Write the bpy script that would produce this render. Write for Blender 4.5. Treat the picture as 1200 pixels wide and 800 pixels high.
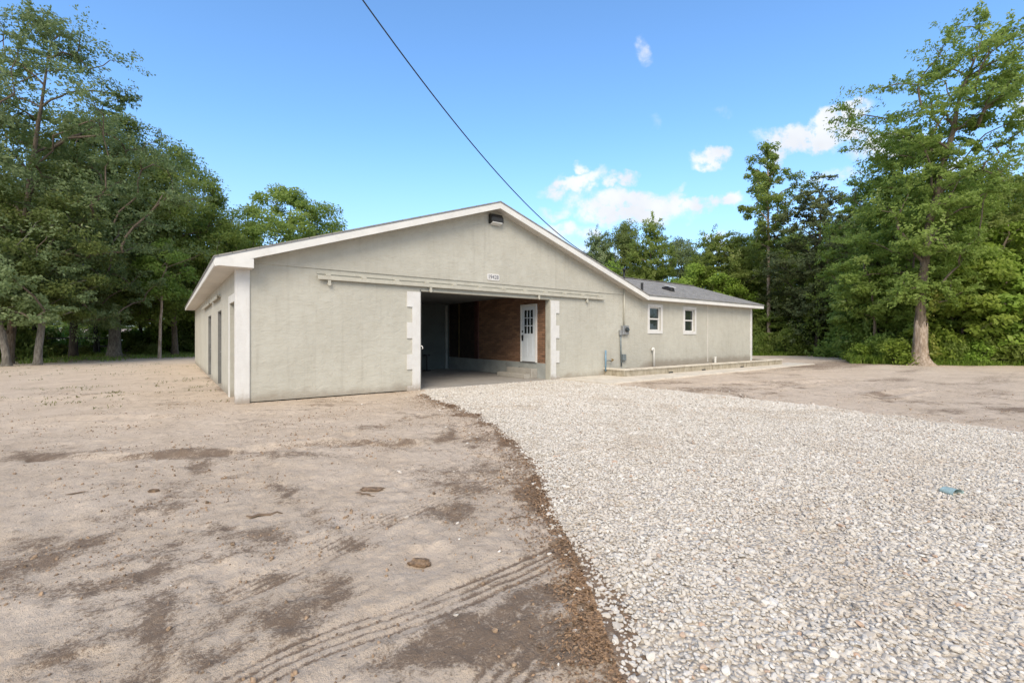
import bpy, bmesh, math, random
import numpy as np
from mathutils import Vector, Matrix

S = bpy.context.scene
for o in list(bpy.data.objects):
    bpy.data.objects.remove(o)
COL = S.collection
rad = math.radians

# ------------------------------------------------------------------ camera
# world axes: x along the house front, y to the back of the house, z up
YAW = rad(37.0)
FPX, HY, CAMH = 535.0, 395.0, 1.5
CAM = np.array([-1.242, -11.947])
FW = np.array([math.sin(YAW), math.cos(YAW)])
RT = np.array([math.cos(YAW), -math.sin(YAW)])
cd = bpy.data.cameras.new('camera')
cam = bpy.data.objects.new('camera', cd)
COL.objects.link(cam)
cam.location = (CAM[0], CAM[1], CAMH)
cam.rotation_euler = (rad(90), 0, -YAW)
cd.sensor_width = 36
cd.lens = FPX / 1200 * 36
cd.shift_y = -(400 - HY) / 1200
cd.clip_start = .05
cd.clip_end = 4000
S.camera = cam

# ------------------------------------------------------------------ world, sun, exposure
SUN_EL, SUN_AZ = rad(38), rad(224)       # azimuth clockwise from +y: the sun stands behind the viewer
SKY_STRENGTH = 0.15
SUN_STRENGTH = 1.7
S.view_settings.view_transform = 'Standard'
S.view_settings.look = 'None'
S.view_settings.gamma = 1
S.view_settings.use_curve_mapping = False
S.view_settings.exposure = 0.95

W = bpy.data.worlds.new('World')
S.world = W
W.use_nodes = True
nt = W.node_tree
nt.nodes.clear()


class NT:
    """tiny node-building helper"""
    def __init__(s, tree):
        s.t = tree

    def n(s, typ, **kw):
        nd = s.t.nodes.new(typ)
        for k, v in kw.items():
            setattr(nd, k, v)
        return nd

    def put(s, sock, v):
        if hasattr(v, 'is_linked') or isinstance(v, bpy.types.NodeSocket):
            s.t.links.new(v, sock)
        else:
            if isinstance(v, (tuple, list)) and len(v) == 3 and sock.type == 'RGBA':
                v = (*v, 1)
            sock.default_value = v

    def math(s, op, a, b=0., c=0., clamp=False):
        nd = s.n('ShaderNodeMath', operation=op, use_clamp=clamp)
        s.put(nd.inputs[0], a)
        s.put(nd.inputs[1], b)
        s.put(nd.inputs[2], c)
        return nd.outputs[0]

    def vmath(s, op, a, b=(0, 0, 0)):
        nd = s.n('ShaderNodeVectorMath', operation=op)
        s.put(nd.inputs[0], a)
        if op == 'SCALE':
            s.put(nd.inputs['Scale'], b)
        else:
            s.put(nd.inputs[1], b)
        return nd.outputs['Value' if op in ('DOT_PRODUCT', 'LENGTH') else 'Vector']

    def mix(s, f, a, b, blend='MIX'):
        nd = s.n('ShaderNodeMix', data_type='RGBA', blend_type=blend)
        s.put(nd.inputs[0], f)
        s.put(nd.inputs[6], a)
        s.put(nd.inputs[7], b)
        return nd.outputs[2]

    def noise(s, vec, scale, detail=4., rough=.55, dist=0.):
        nd = s.n('ShaderNodeTexNoise')
        if vec is not None:
            s.put(nd.inputs['Vector'], vec)
        nd.inputs['Scale'].default_value = scale
        nd.inputs['Detail'].default_value = detail
        nd.inputs['Roughness'].default_value = rough
        nd.inputs['Distortion'].default_value = dist
        return nd.outputs[0]

    def ramp(s, v, lo, hi, a=0., b=1.):
        nd = s.n('ShaderNodeMapRange', interpolation_type='SMOOTHSTEP')
        s.put(nd.inputs[0], v)
        nd.inputs[1].default_value = lo
        nd.inputs[2].default_value = hi
        nd.inputs[3].default_value = a
        nd.inputs[4].default_value = b
        return nd.outputs[0]

    def comb(s, x, y, z):
        nd = s.n('ShaderNodeCombineXYZ')
        for i, v in enumerate((x, y, z)):
            s.put(nd.inputs[i], v)
        return nd.outputs[0]

    def sep(s, v):
        nd = s.n('ShaderNodeSeparateXYZ')
        s.put(nd.inputs[0], v)
        return nd.outputs

    def attr(s, name):
        return s.n('ShaderNodeAttribute', attribute_name=name)


def build_world():
    N = NT(nt)
    sky = N.n('ShaderNodeTexSky', sky_type='NISHITA')
    sky.sun_disc = False
    sky.sun_elevation = SUN_EL
    sky.sun_rotation = SUN_AZ
    sky.air_density = 1.0
    sky.dust_density = .35
    sky.ozone_density = 2.6
    d = N.n('ShaderNodeTexCoord').outputs['Generated']
    f3 = (float(FW[0]), float(FW[1]), 0.)
    r3 = (float(RT[0]), float(RT[1]), 0.)
    df = N.vmath('DOT_PRODUCT', d, f3)
    dr = N.vmath('DOT_PRODUCT', d, r3)
    dz = N.sep(d)[2]
    dfc = N.math('MAXIMUM', df, .05)
    u = N.math('DIVIDE', dr, dfc)          # compass-fixed tangent coordinates of the cloudy quarter of the sky
    v = N.math('DIVIDE', dz, dfc)
    base = N.comb(u, v, 0.)
    n1 = N.n('ShaderNodeTexNoise')
    N.put(n1.inputs['Vector'], base)
    n1.inputs['Scale'].default_value = 14
    n1.inputs['Detail'].default_value = 5
    n1.inputs['Roughness'].default_value = .6
    off = N.vmath('SCALE', N.vmath('SUBTRACT', n1.outputs['Color'], (.5, .5, .5)), .085)
    p = N.sep(N.vmath('ADD', base, off))
    # clouds: centre azimuth/height, half sizes, tilt, density
    CL = [(985, 135, 36, 10, .35, 1), (958, 158, 60, 18, .10, 1.15), (918, 176, 30, 11, .35, .7),
          (835, 184, 19, 11, .1, 1), (672, 214, 36, 11, .28, 1), (728, 209, 19, 8, .1, .9),
          (683, 194, 10, 6, 0, .8), (738, 243, 68, 20, -.05, 1.15), (800, 242, 60, 9, .05, .9), (852, 237, 24, 8, .3, .9),
          (753, 58, 8, 11, 0, .42), (1052, 174, 50, 18, .1, 1), (668, 271, 36, 9, -.05, .75), (655, 250, 30, 7, .1, .5),
          (975, 208, 42, 7, .1, .45), (842, 281, 18, 6, 0, .7), (845, 133, 13, 5, 0, .22), (790, 228, 16, 5, .6, .5),
          (765, 148, 8, 6, 0, .2), (870, 296, 70, 12, 0, .5), (690, 300, 90, 20, 0, .45), (1120, 205, 60, 15, 0, .6),
          (1240, 120, 60, 20, .2, .9), (1330, 190, 70, 16, .1, .8)]
    dens = None
    for (px, py, a, b, t, k) in CL:
        u0, v0 = (px - 600) / FPX, (HY - py) / FPX
        a, b = a * 1.3 / FPX, b * 1.36 / FPX
        du = N.math('SUBTRACT', p[0], u0)
        dv = N.math('SUBTRACT', p[1], v0)
        c, s = math.cos(t), math.sin(t)
        x = N.math('MULTIPLY_ADD', du, c / a, N.math('MULTIPLY', dv, s / a))
        y = N.math('MULTIPLY_ADD', dv, c / b, N.math('MULTIPLY', du, -s / b))
        q = N.math('MULTIPLY_ADD', x, x, N.math('MULTIPLY', y, y))
        e = N.math('MULTIPLY', N.math('SUBTRACT', 1., q, clamp=True), k)
        dens = e if dens is None else N.math('MAXIMUM', dens, e)
    fine = N.noise(base, 30., 6., .62)
    dens = N.math('MULTIPLY', dens, N.ramp(fine, .25, .68, .25, 1.45))
    cov = N.ramp(dens, .02, .92)
    front = N.ramp(df, .02, .12)
    cov = N.math('MULTIPLY', cov, front)
    # unseen broken cloud, added overhead and behind the viewer as soft neutral fill
    back = N.ramp(N.noise(d, 2.2, 6., .55), .34, .56)
    backmask = N.ramp(df, .30, -.15)
    hi = N.ramp(dz, .02, .25)
    cov2 = N.math('MULTIPLY', N.math('MULTIPLY', back, backmask), hi)
    shade = N.ramp(N.noise(base, 9., 3., .5), .3, .7, .88, 1.04)
    hs = N.n('ShaderNodeHueSaturation')
    hs.inputs['Saturation'].default_value = .98
    hs.inputs['Value'].default_value = 1.0
    N.put(hs.inputs['Color'], sky.outputs[0])
    skyc = N.mix(1., hs.outputs[0], (.70, .93, 1.08), 'MULTIPLY')
    # pale moist air near the horizon
    lowm = N.ramp(dz, .42, -.02)
    skyc = N.mix(N.math('MULTIPLY', lowm, .62), skyc, (2.2, 2.45, 3.0))
    ccol = N.vmath('SCALE', (3.35, 3.5, 3.75), shade)
    c1 = N.mix(cov, skyc, ccol)
    c2 = N.mix(N.math('MULTIPLY', cov2, .9), c1, (3.9, 3.6, 3.25))
    bg = N.n('ShaderNodeBackground')
    N.put(bg.inputs[0], c2)
    bg.inputs[1].default_value = SKY_STRENGTH
    out = N.n('ShaderNodeOutputWorld')
    nt.links.new(bg.outputs[0], out.inputs[0])


build_world()

sl = bpy.data.lights.new('sun', 'SUN')
sun = bpy.data.objects.new('sun', sl)
COL.objects.link(sun)
sl.energy = SUN_STRENGTH
sl.angle = rad(32)                      # the sun is veiled by thin cloud: soft shadows
sl.color = (1, .89, .74)
sd = Vector((math.sin(SUN_AZ) * math.cos(SUN_EL), math.cos(SUN_AZ) * math.cos(SUN_EL), math.sin(SUN_EL)))
sun.rotation_euler = sd.to_track_quat('Z', 'Y').to_euler()
sun.location = (0, 0, 60)

S.render.engine = 'CYCLES'
S.cycles.max_bounces = 8
S.cycles.transparent_max_bounces = 8


# ------------------------------------------------------------------ helpers
def ray(px):
    return FW + RT * ((px - 600) / FPX)


def gnd(px, py, z=0.):
    return CAM + ray(px) * (FPX * (CAMH - z) / (py - HY))


def at(px, t):
    return CAM + ray(px) * t


def hsh(ix, iy, seed):
    n = (ix.astype(np.int64) * 374761393 + iy.astype(np.int64) * 668265263 + seed * 1442695041) & 0x7fffffff
    n = ((n ^ (n >> 13)) * 1274126177) & 0x7fffffff
    n = (n ^ (n >> 16)) & 0xffff
    return n / 65535.0


def vn(x, y, seed=0):
    x = np.asarray(x, float)
    y = np.asarray(y, float)
    ix, iy = np.floor(x), np.floor(y)
    fx, fy = x - ix, y - iy
    fx = fx * fx * (3 - 2 * fx)
    fy = fy * fy * (3 - 2 * fy)
    a, b = hsh(ix, iy, seed), hsh(ix + 1, iy, seed)
    c, d = hsh(ix, iy + 1, seed), hsh(ix + 1, iy + 1, seed)
    return (a + (b - a) * fx) * (1 - fy) + (c + (d - c) * fx) * fy


def fbm(x, y, seed=0, o=4):
    s, a, t = 0., .5, 0.
    for i in range(o):
        s = s + a * vn(x * 2 ** i, y * 2 ** i, seed + i * 17)
        t += a
        a *= .5
    return s / t


def sstep(a, b, x):
    t = np.clip((x - a) / (b - a), 0, 1)
    return t * t * (3 - 2 * t)


def np_mesh(name, V, Q, mat=None, fattr=None, pattr=None, smooth=False):
    """mesh from numpy: V (n,3), Q (m,k) faces of k corners"""
    me = bpy.data.meshes.new(name)
    V = np.asarray(V, np.float32)
    Q = np.asarray(Q, np.int32)
    m, k = Q.shape
    me.vertices.add(len(V))
    me.vertices.foreach_set('co', V.ravel())
    me.loops.add(m * k)
    me.loops.foreach_set('vertex_index', Q.ravel())
    me.polygons.add(m)
    me.polygons.foreach_set('loop_start', np.arange(0, m * k, k, dtype=np.int32))
    if smooth:
        me.polygons.foreach_set('use_smooth', np.ones(m, bool))
    me.update(calc_edges=True)
    for nm, arr in (fattr or {}).items():
        a = me.attributes.new(nm, 'FLOAT', 'FACE')
        a.data.foreach_set('value', np.asarray(arr, np.float32))
    for nm, arr in (pattr or {}).items():
        a = me.attributes.new(nm, 'FLOAT', 'POINT')
        a.data.foreach_set('value', np.asarray(arr, np.float32))
    if mat:
        me.materials.append(mat)
    return me


def link(name, data, parent=None, loc=None):
    o = bpy.data.objects.new(name, data)
    COL.objects.link(o)
    if parent:
        o.parent = parent
    if loc is not None:
        o.location = loc
    return o


def tag(o, label=None, cat=None, group=None, kind=None):
    if label:
        o['label'] = label
    if cat:
        o['category'] = cat
    if group:
        o['group'] = group
    if kind:
        o['kind'] = kind
    return o


def empty(name, loc=(0, 0, 0), rz=0.):
    o = bpy.data.objects.new(name, None)
    COL.objects.link(o)
    o.location = loc
    o.rotation_euler = (0, 0, rz)
    o.empty_display_size = .2
    return o


class MB:
    """collects shapes; build() links them as one mesh object"""
    def __init__(s):
        s.v, s.f = [], []

    def add(s, v, f):
        b = len(s.v)
        s.v += [tuple(p) for p in v]
        s.f += [tuple(b + i for i in q) for q in f]
        return s

    def box(s, x0, x1, y0, y1, z0, z1):
        v = [(x, y, z) for z in (z0, z1) for y in (y0, y1) for x in (x0, x1)]
        return s.add(v, [(0, 2, 3, 1), (4, 5, 7, 6), (0, 1, 5, 4), (1, 3, 7, 5), (3, 2, 6, 7), (2, 0, 4, 6)])

    def prism(s, poly, axis, a, b):
        """poly of 2-D points extruded along axis from a to b; the 2-D points fill the other two axes in order"""
        def mk(p, h):
            l = list(p)
            l.insert(axis, h)
            return l
        n = len(poly)
        v = [mk(p, a) for p in poly] + [mk(p, b) for p in poly]
        f = [tuple(range(n))[::-1], tuple(range(n, 2 * n))]
        f += [(i, (i + 1) % n, n + (i + 1) % n, n + i) for i in range(n)]
        return s.add(v, f)

    def tube(s, path, r, n=8, cap=True):
        P = [Vector(p) for p in path]
        R = [r] * len(P) if not hasattr(r, '__len__') else r
        rings = []
        ref = None
        for i, p in enumerate(P):
            d = (P[min(i + 1, len(P) - 1)] - P[max(i - 1, 0)]).normalized()
            if ref is None:
                ref = d.orthogonal().normalized()
            ref = (ref - d * ref.dot(d)).normalized()
            b = d.cross(ref)
            rings.append([p + (ref * math.cos(2 * math.pi * k / n) + b * math.sin(2 * math.pi * k / n)) * R[i] for k in range(n)])
        v = [q for rg in rings for q in rg]
        f = []
        for i in range(len(P) - 1):
            for k in range(n):
                f.append((i * n + k, i * n + (k + 1) % n, (i + 1) * n + (k + 1) % n, (i + 1) * n + k))
        if cap:
            f.append(tuple(range(n))[::-1])
            f.append(tuple((len(P) - 1) * n + k for k in range(n)))
        return s.add(v, f)

    def build(s, name, mat=None, parent=None, bevel=0., smooth=False, seg=1):
        me = bpy.data.meshes.new(name)
        bm = bmesh.new()
        vs = [bm.verts.new(p) for p in s.v]
        for q in s.f:
            try:
                bm.faces.new([vs[i] for i in q])
            except ValueError:
                pass
        bmesh.ops.recalc_face_normals(bm, faces=bm.faces)
        if bevel:
            bmesh.ops.bevel(bm, geom=list(bm.edges), offset=bevel, segments=seg, affect='EDGES', clamp_overlap=True)
        bm.to_mesh(me)
        bm.free()
        if smooth:
            for p in me.polygons:
                p.use_smooth = True
        if mat:
            me.materials.append(mat)
        return link(name, me, parent)


def wall_holes(mb, u0, u1, z0, z1, d0, d1, holes, axis, top=None):
    """wall in the plane across `axis` (0: wall runs along y, 1: along x) with rectangular holes, only its outer faces"""
    us = sorted({u0, u1, *[h[0] for h in holes], *[h[1] for h in holes]})
    zs = sorted({z0, z1, *[h[2] for h in holes], *[h[3] for h in holes]})
    us = [u for u in us if u0 <= u <= u1]
    zs = [z for z in zs if z0 <= z <= z1]

    def solid(i, j):
        if i < 0 or j < 0 or i >= len(us) - 1 or j >= len(zs) - 1:
            return False
        cu, cz = (us[i] + us[i + 1]) / 2, (zs[j] + zs[j + 1]) / 2
        return not any(h[0] < cu < h[1] and h[2] < cz < h[3] for h in holes)

    def P(u, d, z):
        return (u, d, z) if axis == 1 else (d, u, z)
    for i in range(len(us) - 1):
        for j in range(len(zs) - 1):
            if not solid(i, j):
                continue
            a, b, c, e = us[i], us[i + 1], zs[j], zs[j + 1]
            for d in (d0, d1):
                mb.add([P(a, d, c), P(b, d, c), P(b, d, e), P(a, d, e)], [(0, 1, 2, 3)])
            if not solid(i - 1, j):
                mb.add([P(a, d0, c), P(a, d1, c), P(a, d1, e), P(a, d0, e)], [(0, 1, 2, 3)])
            if not solid(i + 1, j):
                mb.add([P(b, d0, c), P(b, d1, c), P(b, d1, e), P(b, d0, e)], [(0, 1, 2, 3)])
            if not solid(i, j - 1):
                mb.add([P(a, d0, c), P(b, d0, c), P(b, d1, c), P(a, d1, c)], [(0, 1, 2, 3)])
            if not solid(i, j + 1):
                mb.add([P(a, d0, e), P(b, d0, e), P(b, d1, e), P(a, d1, e)], [(0, 1, 2, 3)])
    return mb


# ------------------------------------------------------------------ materials
M = {}


def mat(name):
    m = bpy.data.materials.new(name)
    m.use_nodes = True
    m.node_tree.nodes.clear()
    N = NT(m.node_tree)
    out = N.n('ShaderNodeOutputMaterial')
    b = N.n('ShaderNodeBsdfPrincipled')
    m.node_tree.links.new(b.outputs[0], out.inputs[0])
    M[name] = m
    return m, N, b, out


def bump(N, b, h, dist, strength=1.):
    nd = N.n('ShaderNodeBump')
    nd.inputs['Strength'].default_value = strength
    nd.inputs['Distance'].default_value = dist
    N.put(nd.inputs['Height'], h)
    N.put(b.inputs['Normal'], nd.outputs[0])


def pos(N):
    return N.n('ShaderNodeNewGeometry').outputs['Position']


def simple(name, col, rough=.6, var=.12, scale=6., metal=0., bumpd=0., bscale=60., dirt=None):
    m, N, b, out = mat(name)
    p = pos(N)
    n = N.noise(p, scale, 5., .6)
    lo = tuple(c * (1 - var) for c in col)
    hi = tuple(min(1, c * (1 + var)) for c in col)
    c = N.mix(N.ramp(n, .3, .7), lo, hi)
    if dirt:
        c = N.mix(N.math('MULTIPLY', N.ramp(N.noise(p, scale * .6 + 1.7, 6., .7), .52, .75), dirt[1]), c, dirt[0])
    N.put(b.inputs['Base Color'], c)
    b.inputs['Roughness'].default_value = rough
    b.inputs['Metallic'].default_value = metal
    if bumpd:
        bump(N, b, N.noise(p, bscale, 4., .6), bumpd)
    return m


def make_stucco():
    m, N, b, out = mat('stucco')
    p = pos(N)
    s = N.sep(p)
    big = N.noise(p, .5, 5., .6)
    mid = N.noise(p, 3., 5., .65)
    c = N.mix(N.ramp(big, .3, .7), (.455, .44, .38), (.515, .50, .435))
    c = N.mix(N.math('MULTIPLY', N.ramp(mid, .35, .75), .4), c, (.385, .36, .295))
    # splashed soil along the foot of the wall, ragged upper edge
    n2 = N.noise(p, 2.2, 6., .7)
    foot = N.math('SUBTRACT', N.math('MULTIPLY', n2, .5), N.math('SUBTRACT', s[2], N.ramp(s[0], 13.8, 15.2, 0., .36)))
    c = N.mix(N.math('MULTIPLY', N.ramp(foot, -.04, .26), .55), c, (.2, .15, .105))
    # faint run-off streaks
    st = N.noise(N.vmath('MULTIPLY', p, (5., 5., .35)), 1.6, 4., .6)
    c = N.mix(N.math('MULTIPLY', N.ramp(st, .5, .78), .32), c, (.31, .285, .235))
    N.put(b.inputs['Base Color'], c)
    b.inputs['Roughness'].default_value = .85
    # trowelled skin over block courses
    br = N.n('ShaderNodeTexBrick')
    v = N.comb(N.math('ADD', s[0], s[1]), s[2], 0.)
    N.put(br.inputs['Vector'], v)
    br.inputs['Scale'].default_value = 1.
    br.inputs['Brick Width'].default_value = .41
    br.inputs['Row Height'].default_value = .205
    br.inputs['Mortar Size'].default_value = .012
    br.inputs['Mortar Smooth'].default_value = 1.
    tro = N.noise(N.vmath('MULTIPLY', p, (1., 1., 1.8)), 4.2, 6., .68, .6)
    fine = N.noise(p, 70., 3., .6)
    h = N.math('MULTIPLY_ADD', tro, 1., N.math('MULTIPLY', fine, .14))
    h = N.math('SUBTRACT', h, N.math('MULTIPLY', br.outputs['Fac'], .045))
    bump(N, b, h, .022)
    return m


make_stucco()


def make_white():
    m, N, b, out = mat('white_paint')
    p = pos(N)
    z = N.sep(p)[2]
    n = N.noise(p, 3., 6., .7)
    c = N.mix(N.ramp(n, .3, .7), (.69, .68, .66), (.62, .605, .58))
    st = N.noise(N.vmath('MULTIPLY', p, (9., 9., .9)), 1.4, 5., .7)
    c = N.mix(N.math('MULTIPLY', N.ramp(st, .52, .75), .35), c, (.45, .41, .35))
    foot = N.math('SUBTRACT', N.math('MULTIPLY', N.noise(p, 5., 6., .75), .42), z)
    c = N.mix(N.math('MULTIPLY', N.ramp(foot, -.05, .2), .75), c, (.27, .21, .15))
    chip = N.ramp(N.noise(p, 13., 6., .8), .67, .71)
    c = N.mix(N.math('MULTIPLY', chip, .6), c, (.40, .37, .32))
    N.put(b.inputs['Base Color'], c)
    b.inputs['Roughness'].default_value = .65
    bump(N, b, N.math('SUBTRACT', N.noise(p, 25., 5., .65), N.math('MULTIPLY', chip, .4)), .006)


make_white()
simple('white_trim', (.70, .69, .66), .5, .05, 2., bumpd=.001, bscale=30., dirt=((.48, .45, .40), .3))
simple('soffit_paint', (.58, .55, .50), .6, .06, 2.)
simple('track_paint', (.47, .45, .38), .55, .08, 4., bumpd=.002, bscale=30., dirt=((.25, .22, .17), .4))
simple('grey_steel', (.33, .335, .34), .42, .1, 7., metal=.55)
simple('zinc_pipe', (.19, .22, .23), .5, .15, 9., metal=.3)
simple('blue_paint', (.16, .27, .36), .45, .15, 12.)
simple('brass', (.32, .22, .10), .4, .15, 12., metal=.6)
simple('black_metal', (.02, .02, .021), .45, .2, 8.)
simple('cable_rubber', (.014, .014, .016), .5, .1, 8.)
simple('pvc', (.72, .71, .67), .4, .04, 6.)
simple('door_white', (.66, .70, .73), .42, .04, 3.)
simple('grey_door', (.17, .17, .16), .6, .2, 3., dirt=((.10, .09, .08), .6))
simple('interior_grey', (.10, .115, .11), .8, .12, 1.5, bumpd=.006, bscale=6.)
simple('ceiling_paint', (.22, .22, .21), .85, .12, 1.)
simple('plinth_paint', (.33, .34, .32), .7, .1, 2.5, bumpd=.006, bscale=8., dirt=((.2, .18, .15), .5))
simple('bare_wood', (.17, .115, .07), .8, .3, 9., bumpd=.004, bscale=50.)
simple('chip_wood', (.20, .135, .085), .85, .45, 30., bumpd=.008, bscale=70.)
simple('teal_plastic', (.34, .46, .46), .4, .15, 30.)
simple('number_ink', (.10, .10, .13), .5, .1, 5.)
simple('rail_wood', (.11, .10, .085), .85, .3, 3., bumpd=.006, bscale=40.)
simple('far_wall', (.60, .63, .68), .7, .06, .3)
simple('far_roof', (.34, .28, .25), .8, .1, .5)
simple('soil', (.16, .115, .08), .95, .35, 9., bumpd=.02, bscale=30.)
simple('litter_leaf', (.26, .165, .095), .8, .6, 60.)
simple('weed_green', (.13, .15, .045), .6, .4, 9.)
simple('dark_panel', (.045, .03, .022), .6, .35, 5., bumpd=.004, bscale=20.)
simple('red_strip', (.085, .035, .028), .6, .25, 6.)
simple('tan_strip', (.16, .12, .05), .6, .25, 6.)


def make_concrete(name, col, dark):
    m, N, b, out = mat(name)
    p = pos(N)
    c = N.mix(N.ramp(N.noise(p, 1.3, 6., .65), .3, .72), col, tuple(x * .8 for x in col))
    c = N.mix(N.math('MULTIPLY', N.ramp(N.noise(p, 4.5, 7., .7), .5, .74), .7), c, dark)
    c = N.mix(N.math('MULTIPLY', N.ramp(N.noise(p, 90., 2., .5), .55, .75), .25), c, dark)
    N.put(b.inputs['Base Color'], c)
    b.inputs['Roughness'].default_value = .88
    bump(N, b, N.math('ADD', N.noise(p, 45., 4., .6), N.noise(p, 5., 3., .6)), .006)


make_concrete('slab_concrete', (.72, .655, .555), (.38, .32, .25))
make_concrete('cap_concrete', (.68, .62, .52), (.30, .25, .19))
make_concrete('floor_concrete', (.40, .37, .33), (.24, .21, .18))
make_concrete('step_concrete', (.42, .39, .34), (.26, .23, .19))


def make_blockwall():
    m, N, b, out = mat('stained_block')
    p = pos(N)
    s = N.sep(p)
    n = N.noise(p, 3.5, 6., .7)
    st = N.noise(N.vmath('MULTIPLY', p, (4., 4., .8)), 1.5, 5., .7)
    c = N.mix(N.ramp(n, .3, .7), (.46, .41, .32), (.34, .29, .21))
    c = N.mix(N.math('MULTIPLY', N.ramp(st, .45, .72), .75), c, (.15, .12, .08))
    br = N.n('ShaderNodeTexBrick')
    N.put(br.inputs['Vector'], N.comb(N.math('ADD', s[0], s[1]), s[2], 0.))
    br.inputs['Scale'].default_value = 1.
    br.inputs['Brick Width'].default_value = .41
    br.inputs['Row Height'].default_value = .2
    br.inputs['Mortar Size'].default_value = .01
    c = N.mix(N.math('MULTIPLY', br.outputs['Fac'], .35), c, (.22, .19, .14))
    N.put(b.inputs['Base Color'], c)
    b.inputs['Roughness'].default_value = .9
    bump(N, b, N.math('SUBTRACT', N.noise(p, 30., 4., .65), N.math('MULTIPLY', br.outputs['Fac'], .5)), .012)


make_blockwall()


def make_brick():
    m, N, b, out = mat('brown_brick')
    p = pos(N)
    s = N.sep(p)
    br = N.n('ShaderNodeTexBrick')
    N.put(br.inputs['Vector'], N.comb(s[1], s[2], 0.))
    br.inputs['Scale'].default_value = 1.
    br.inputs['Brick Width'].default_value = .30
    br.inputs['Row Height'].default_value = .078
    br.inputs['Mortar Size'].default_value = .009
    br.inputs['Mortar Smooth'].default_value = .3
    br.inputs['Bias'].default_value = -.1
    br.inputs['Color1'].default_value = (.21, .11, .06, 1)
    br.inputs['Color2'].default_value = (.36, .195, .11, 1)
    br.inputs['Mortar'].default_value = (.10, .075, .06, 1)
    n = N.noise(N.vmath('MULTIPLY', p, (1, .7, 4.)), 2.4, 5., .65)
    c = N.mix(N.math('MULTIPLY', N.ramp(n, .4, .75), .55), br.outputs['Color'], (.10, .055, .035))
    N.put(b.inputs['Base Color'], c)
    b.inputs['Roughness'].default_value = .75
    bump(N, b, N.math('SUBTRACT', N.math('MULTIPLY', N.noise(p, 40., 4., .6), .4), br.outputs['Fac']), .012)


make_brick()


def make_shingle():
    m, N, b, out = mat('grey_shingle')
    p = pos(N)
    s = N.sep(p)
    br = N.n('ShaderNodeTexBrick')
    N.put(br.inputs['Vector'], N.comb(s[0], N.math('MULTIPLY', s[1], 1.05), 0.))
    br.inputs['Scale'].default_value = 1.
    br.inputs['Brick Width'].default_value = .26
    br.inputs['Row Height'].default_value = .14
    br.inputs['Mortar Size'].default_value = .008
    br.inputs['Color1'].default_value = (.19, .18, .165, 1)
    br.inputs['Color2'].default_value = (.31, .295, .27, 1)
    br.inputs['Mortar'].default_value = (.10, .10, .10, 1)
    n = N.noise(p, 55., 3., .6)
    c = N.mix(N.math('MULTIPLY', N.ramp(n, .35, .7), .4), br.outputs['Color'], (.40, .39, .37))
    c = N.mix(N.math('MULTIPLY', N.ramp(N.noise(p, .8, 5., .6), .4, .7), .3), c, (.17, .165, .16))
    N.put(b.inputs['Base Color'], c)
    b.inputs['Roughness'].default_value = .9
    bump(N, b, N.math('SUBTRACT', N.math('MULTIPLY', n, .4), br.outputs['Fac']), .012)


make_shingle()


def make_glass():
    m, N, b, out = mat('dark_glass')
    b.inputs['Base Color'].default_value = (.022, .028, .03, 1)
    b.inputs['Roughness'].default_value = .04
    b.inputs['Specular IOR Level'].default_value = .8
    bump(N, b, N.noise(pos(N), 2.5, 2., .5), .004)


make_glass()


def make_lens():
    m, N, b, out = mat('lamp_lens')
    b.inputs['Base Color'].default_value = (.62, .62, .60, 1)
    b.inputs['Roughness'].default_value = .3


make_lens()


def make_ground():
    m, N, b, out = mat('sandy_ground')
    p = pos(N)
    damp, lit, gr = N.attr('damp').outputs['Fac'], N.attr('litter').outputs['Fac'], N.attr('grass').outputs['Fac']
    fld = N.attr('field').outputs['Fac']
    n1 = N.noise(p, .9, 6., .65)
    n2 = N.noise(p, 6., 6., .7)
    n3 = N.noise(p, 60., 4., .7)
    n4 = N.noise(p, 240., 2., .6)
    c = N.mix(N.ramp(n1, .32, .7), (.69, .57, .45), (.59, .475, .36))
    c = N.mix(N.math('MULTIPLY', N.ramp(n2, .42, .72), .40), c, (.38, .295, .22))
    d = N.math('ADD', damp, N.math('MULTIPLY', N.math('SUBTRACT', n2, .5), 1.7))
    d = N.math('ADD', d, N.math('MULTIPLY', N.math('SUBTRACT', n3, .5), 2.3))
    d = N.math('ADD', d, N.math('MULTIPLY', N.math('SUBTRACT', N.noise(p, 19., 5., .7), .5), 1.5))
    c = N.mix(N.math('MULTIPLY', N.ramp(d, .38, 1.3), .85), c, (.17, .112, .07))
    l = N.math('ADD', lit, N.math('ADD', N.math('MULTIPLY', N.math('SUBTRACT', n3, .5), 1.6), N.math('MULTIPLY', N.math('SUBTRACT', n2, .5), 1.6)))
    c = N.mix(N.math('MULTIPLY', N.ramp(l, .3, .9), .9), c, N.mix(N.ramp(n3, .3, .7), (.13, .082, .048), (.33, .215, .13)))
    g = N.math('ADD', gr, N.math('MULTIPLY', N.math('SUBTRACT', n2, .5), .9))
    c = N.mix(N.ramp(g, .3, .75), c, N.mix(n3, (.05, .075, .02), (.11, .13, .045)))
    c = N.mix(N.ramp(fld, .2, .8), c, N.mix(n1, (.26, .28, .07), (.36, .36, .12)))
    # sparse dark crumbs and pale grit
    c = N.mix(N.math('MULTIPLY', N.ramp(N.noise(p, 22., 4., .8), .62, .69), .7), c, (.10, .07, .047))
    c = N.mix(N.math('MULTIPLY', N.ramp(n4, .66, .74), .35), c, (.66, .60, .52))
    N.put(b.inputs['Base Color'], c)
    b.inputs['Roughness'].default_value = .95
    h = N.math('ADD', N.math('MULTIPLY', n3, .5), N.math('ADD', N.math('MULTIPLY', n2, 1.2), N.math('MULTIPLY', n4, .15)))
    bump(N, b, h, .034)


make_ground()


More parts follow.
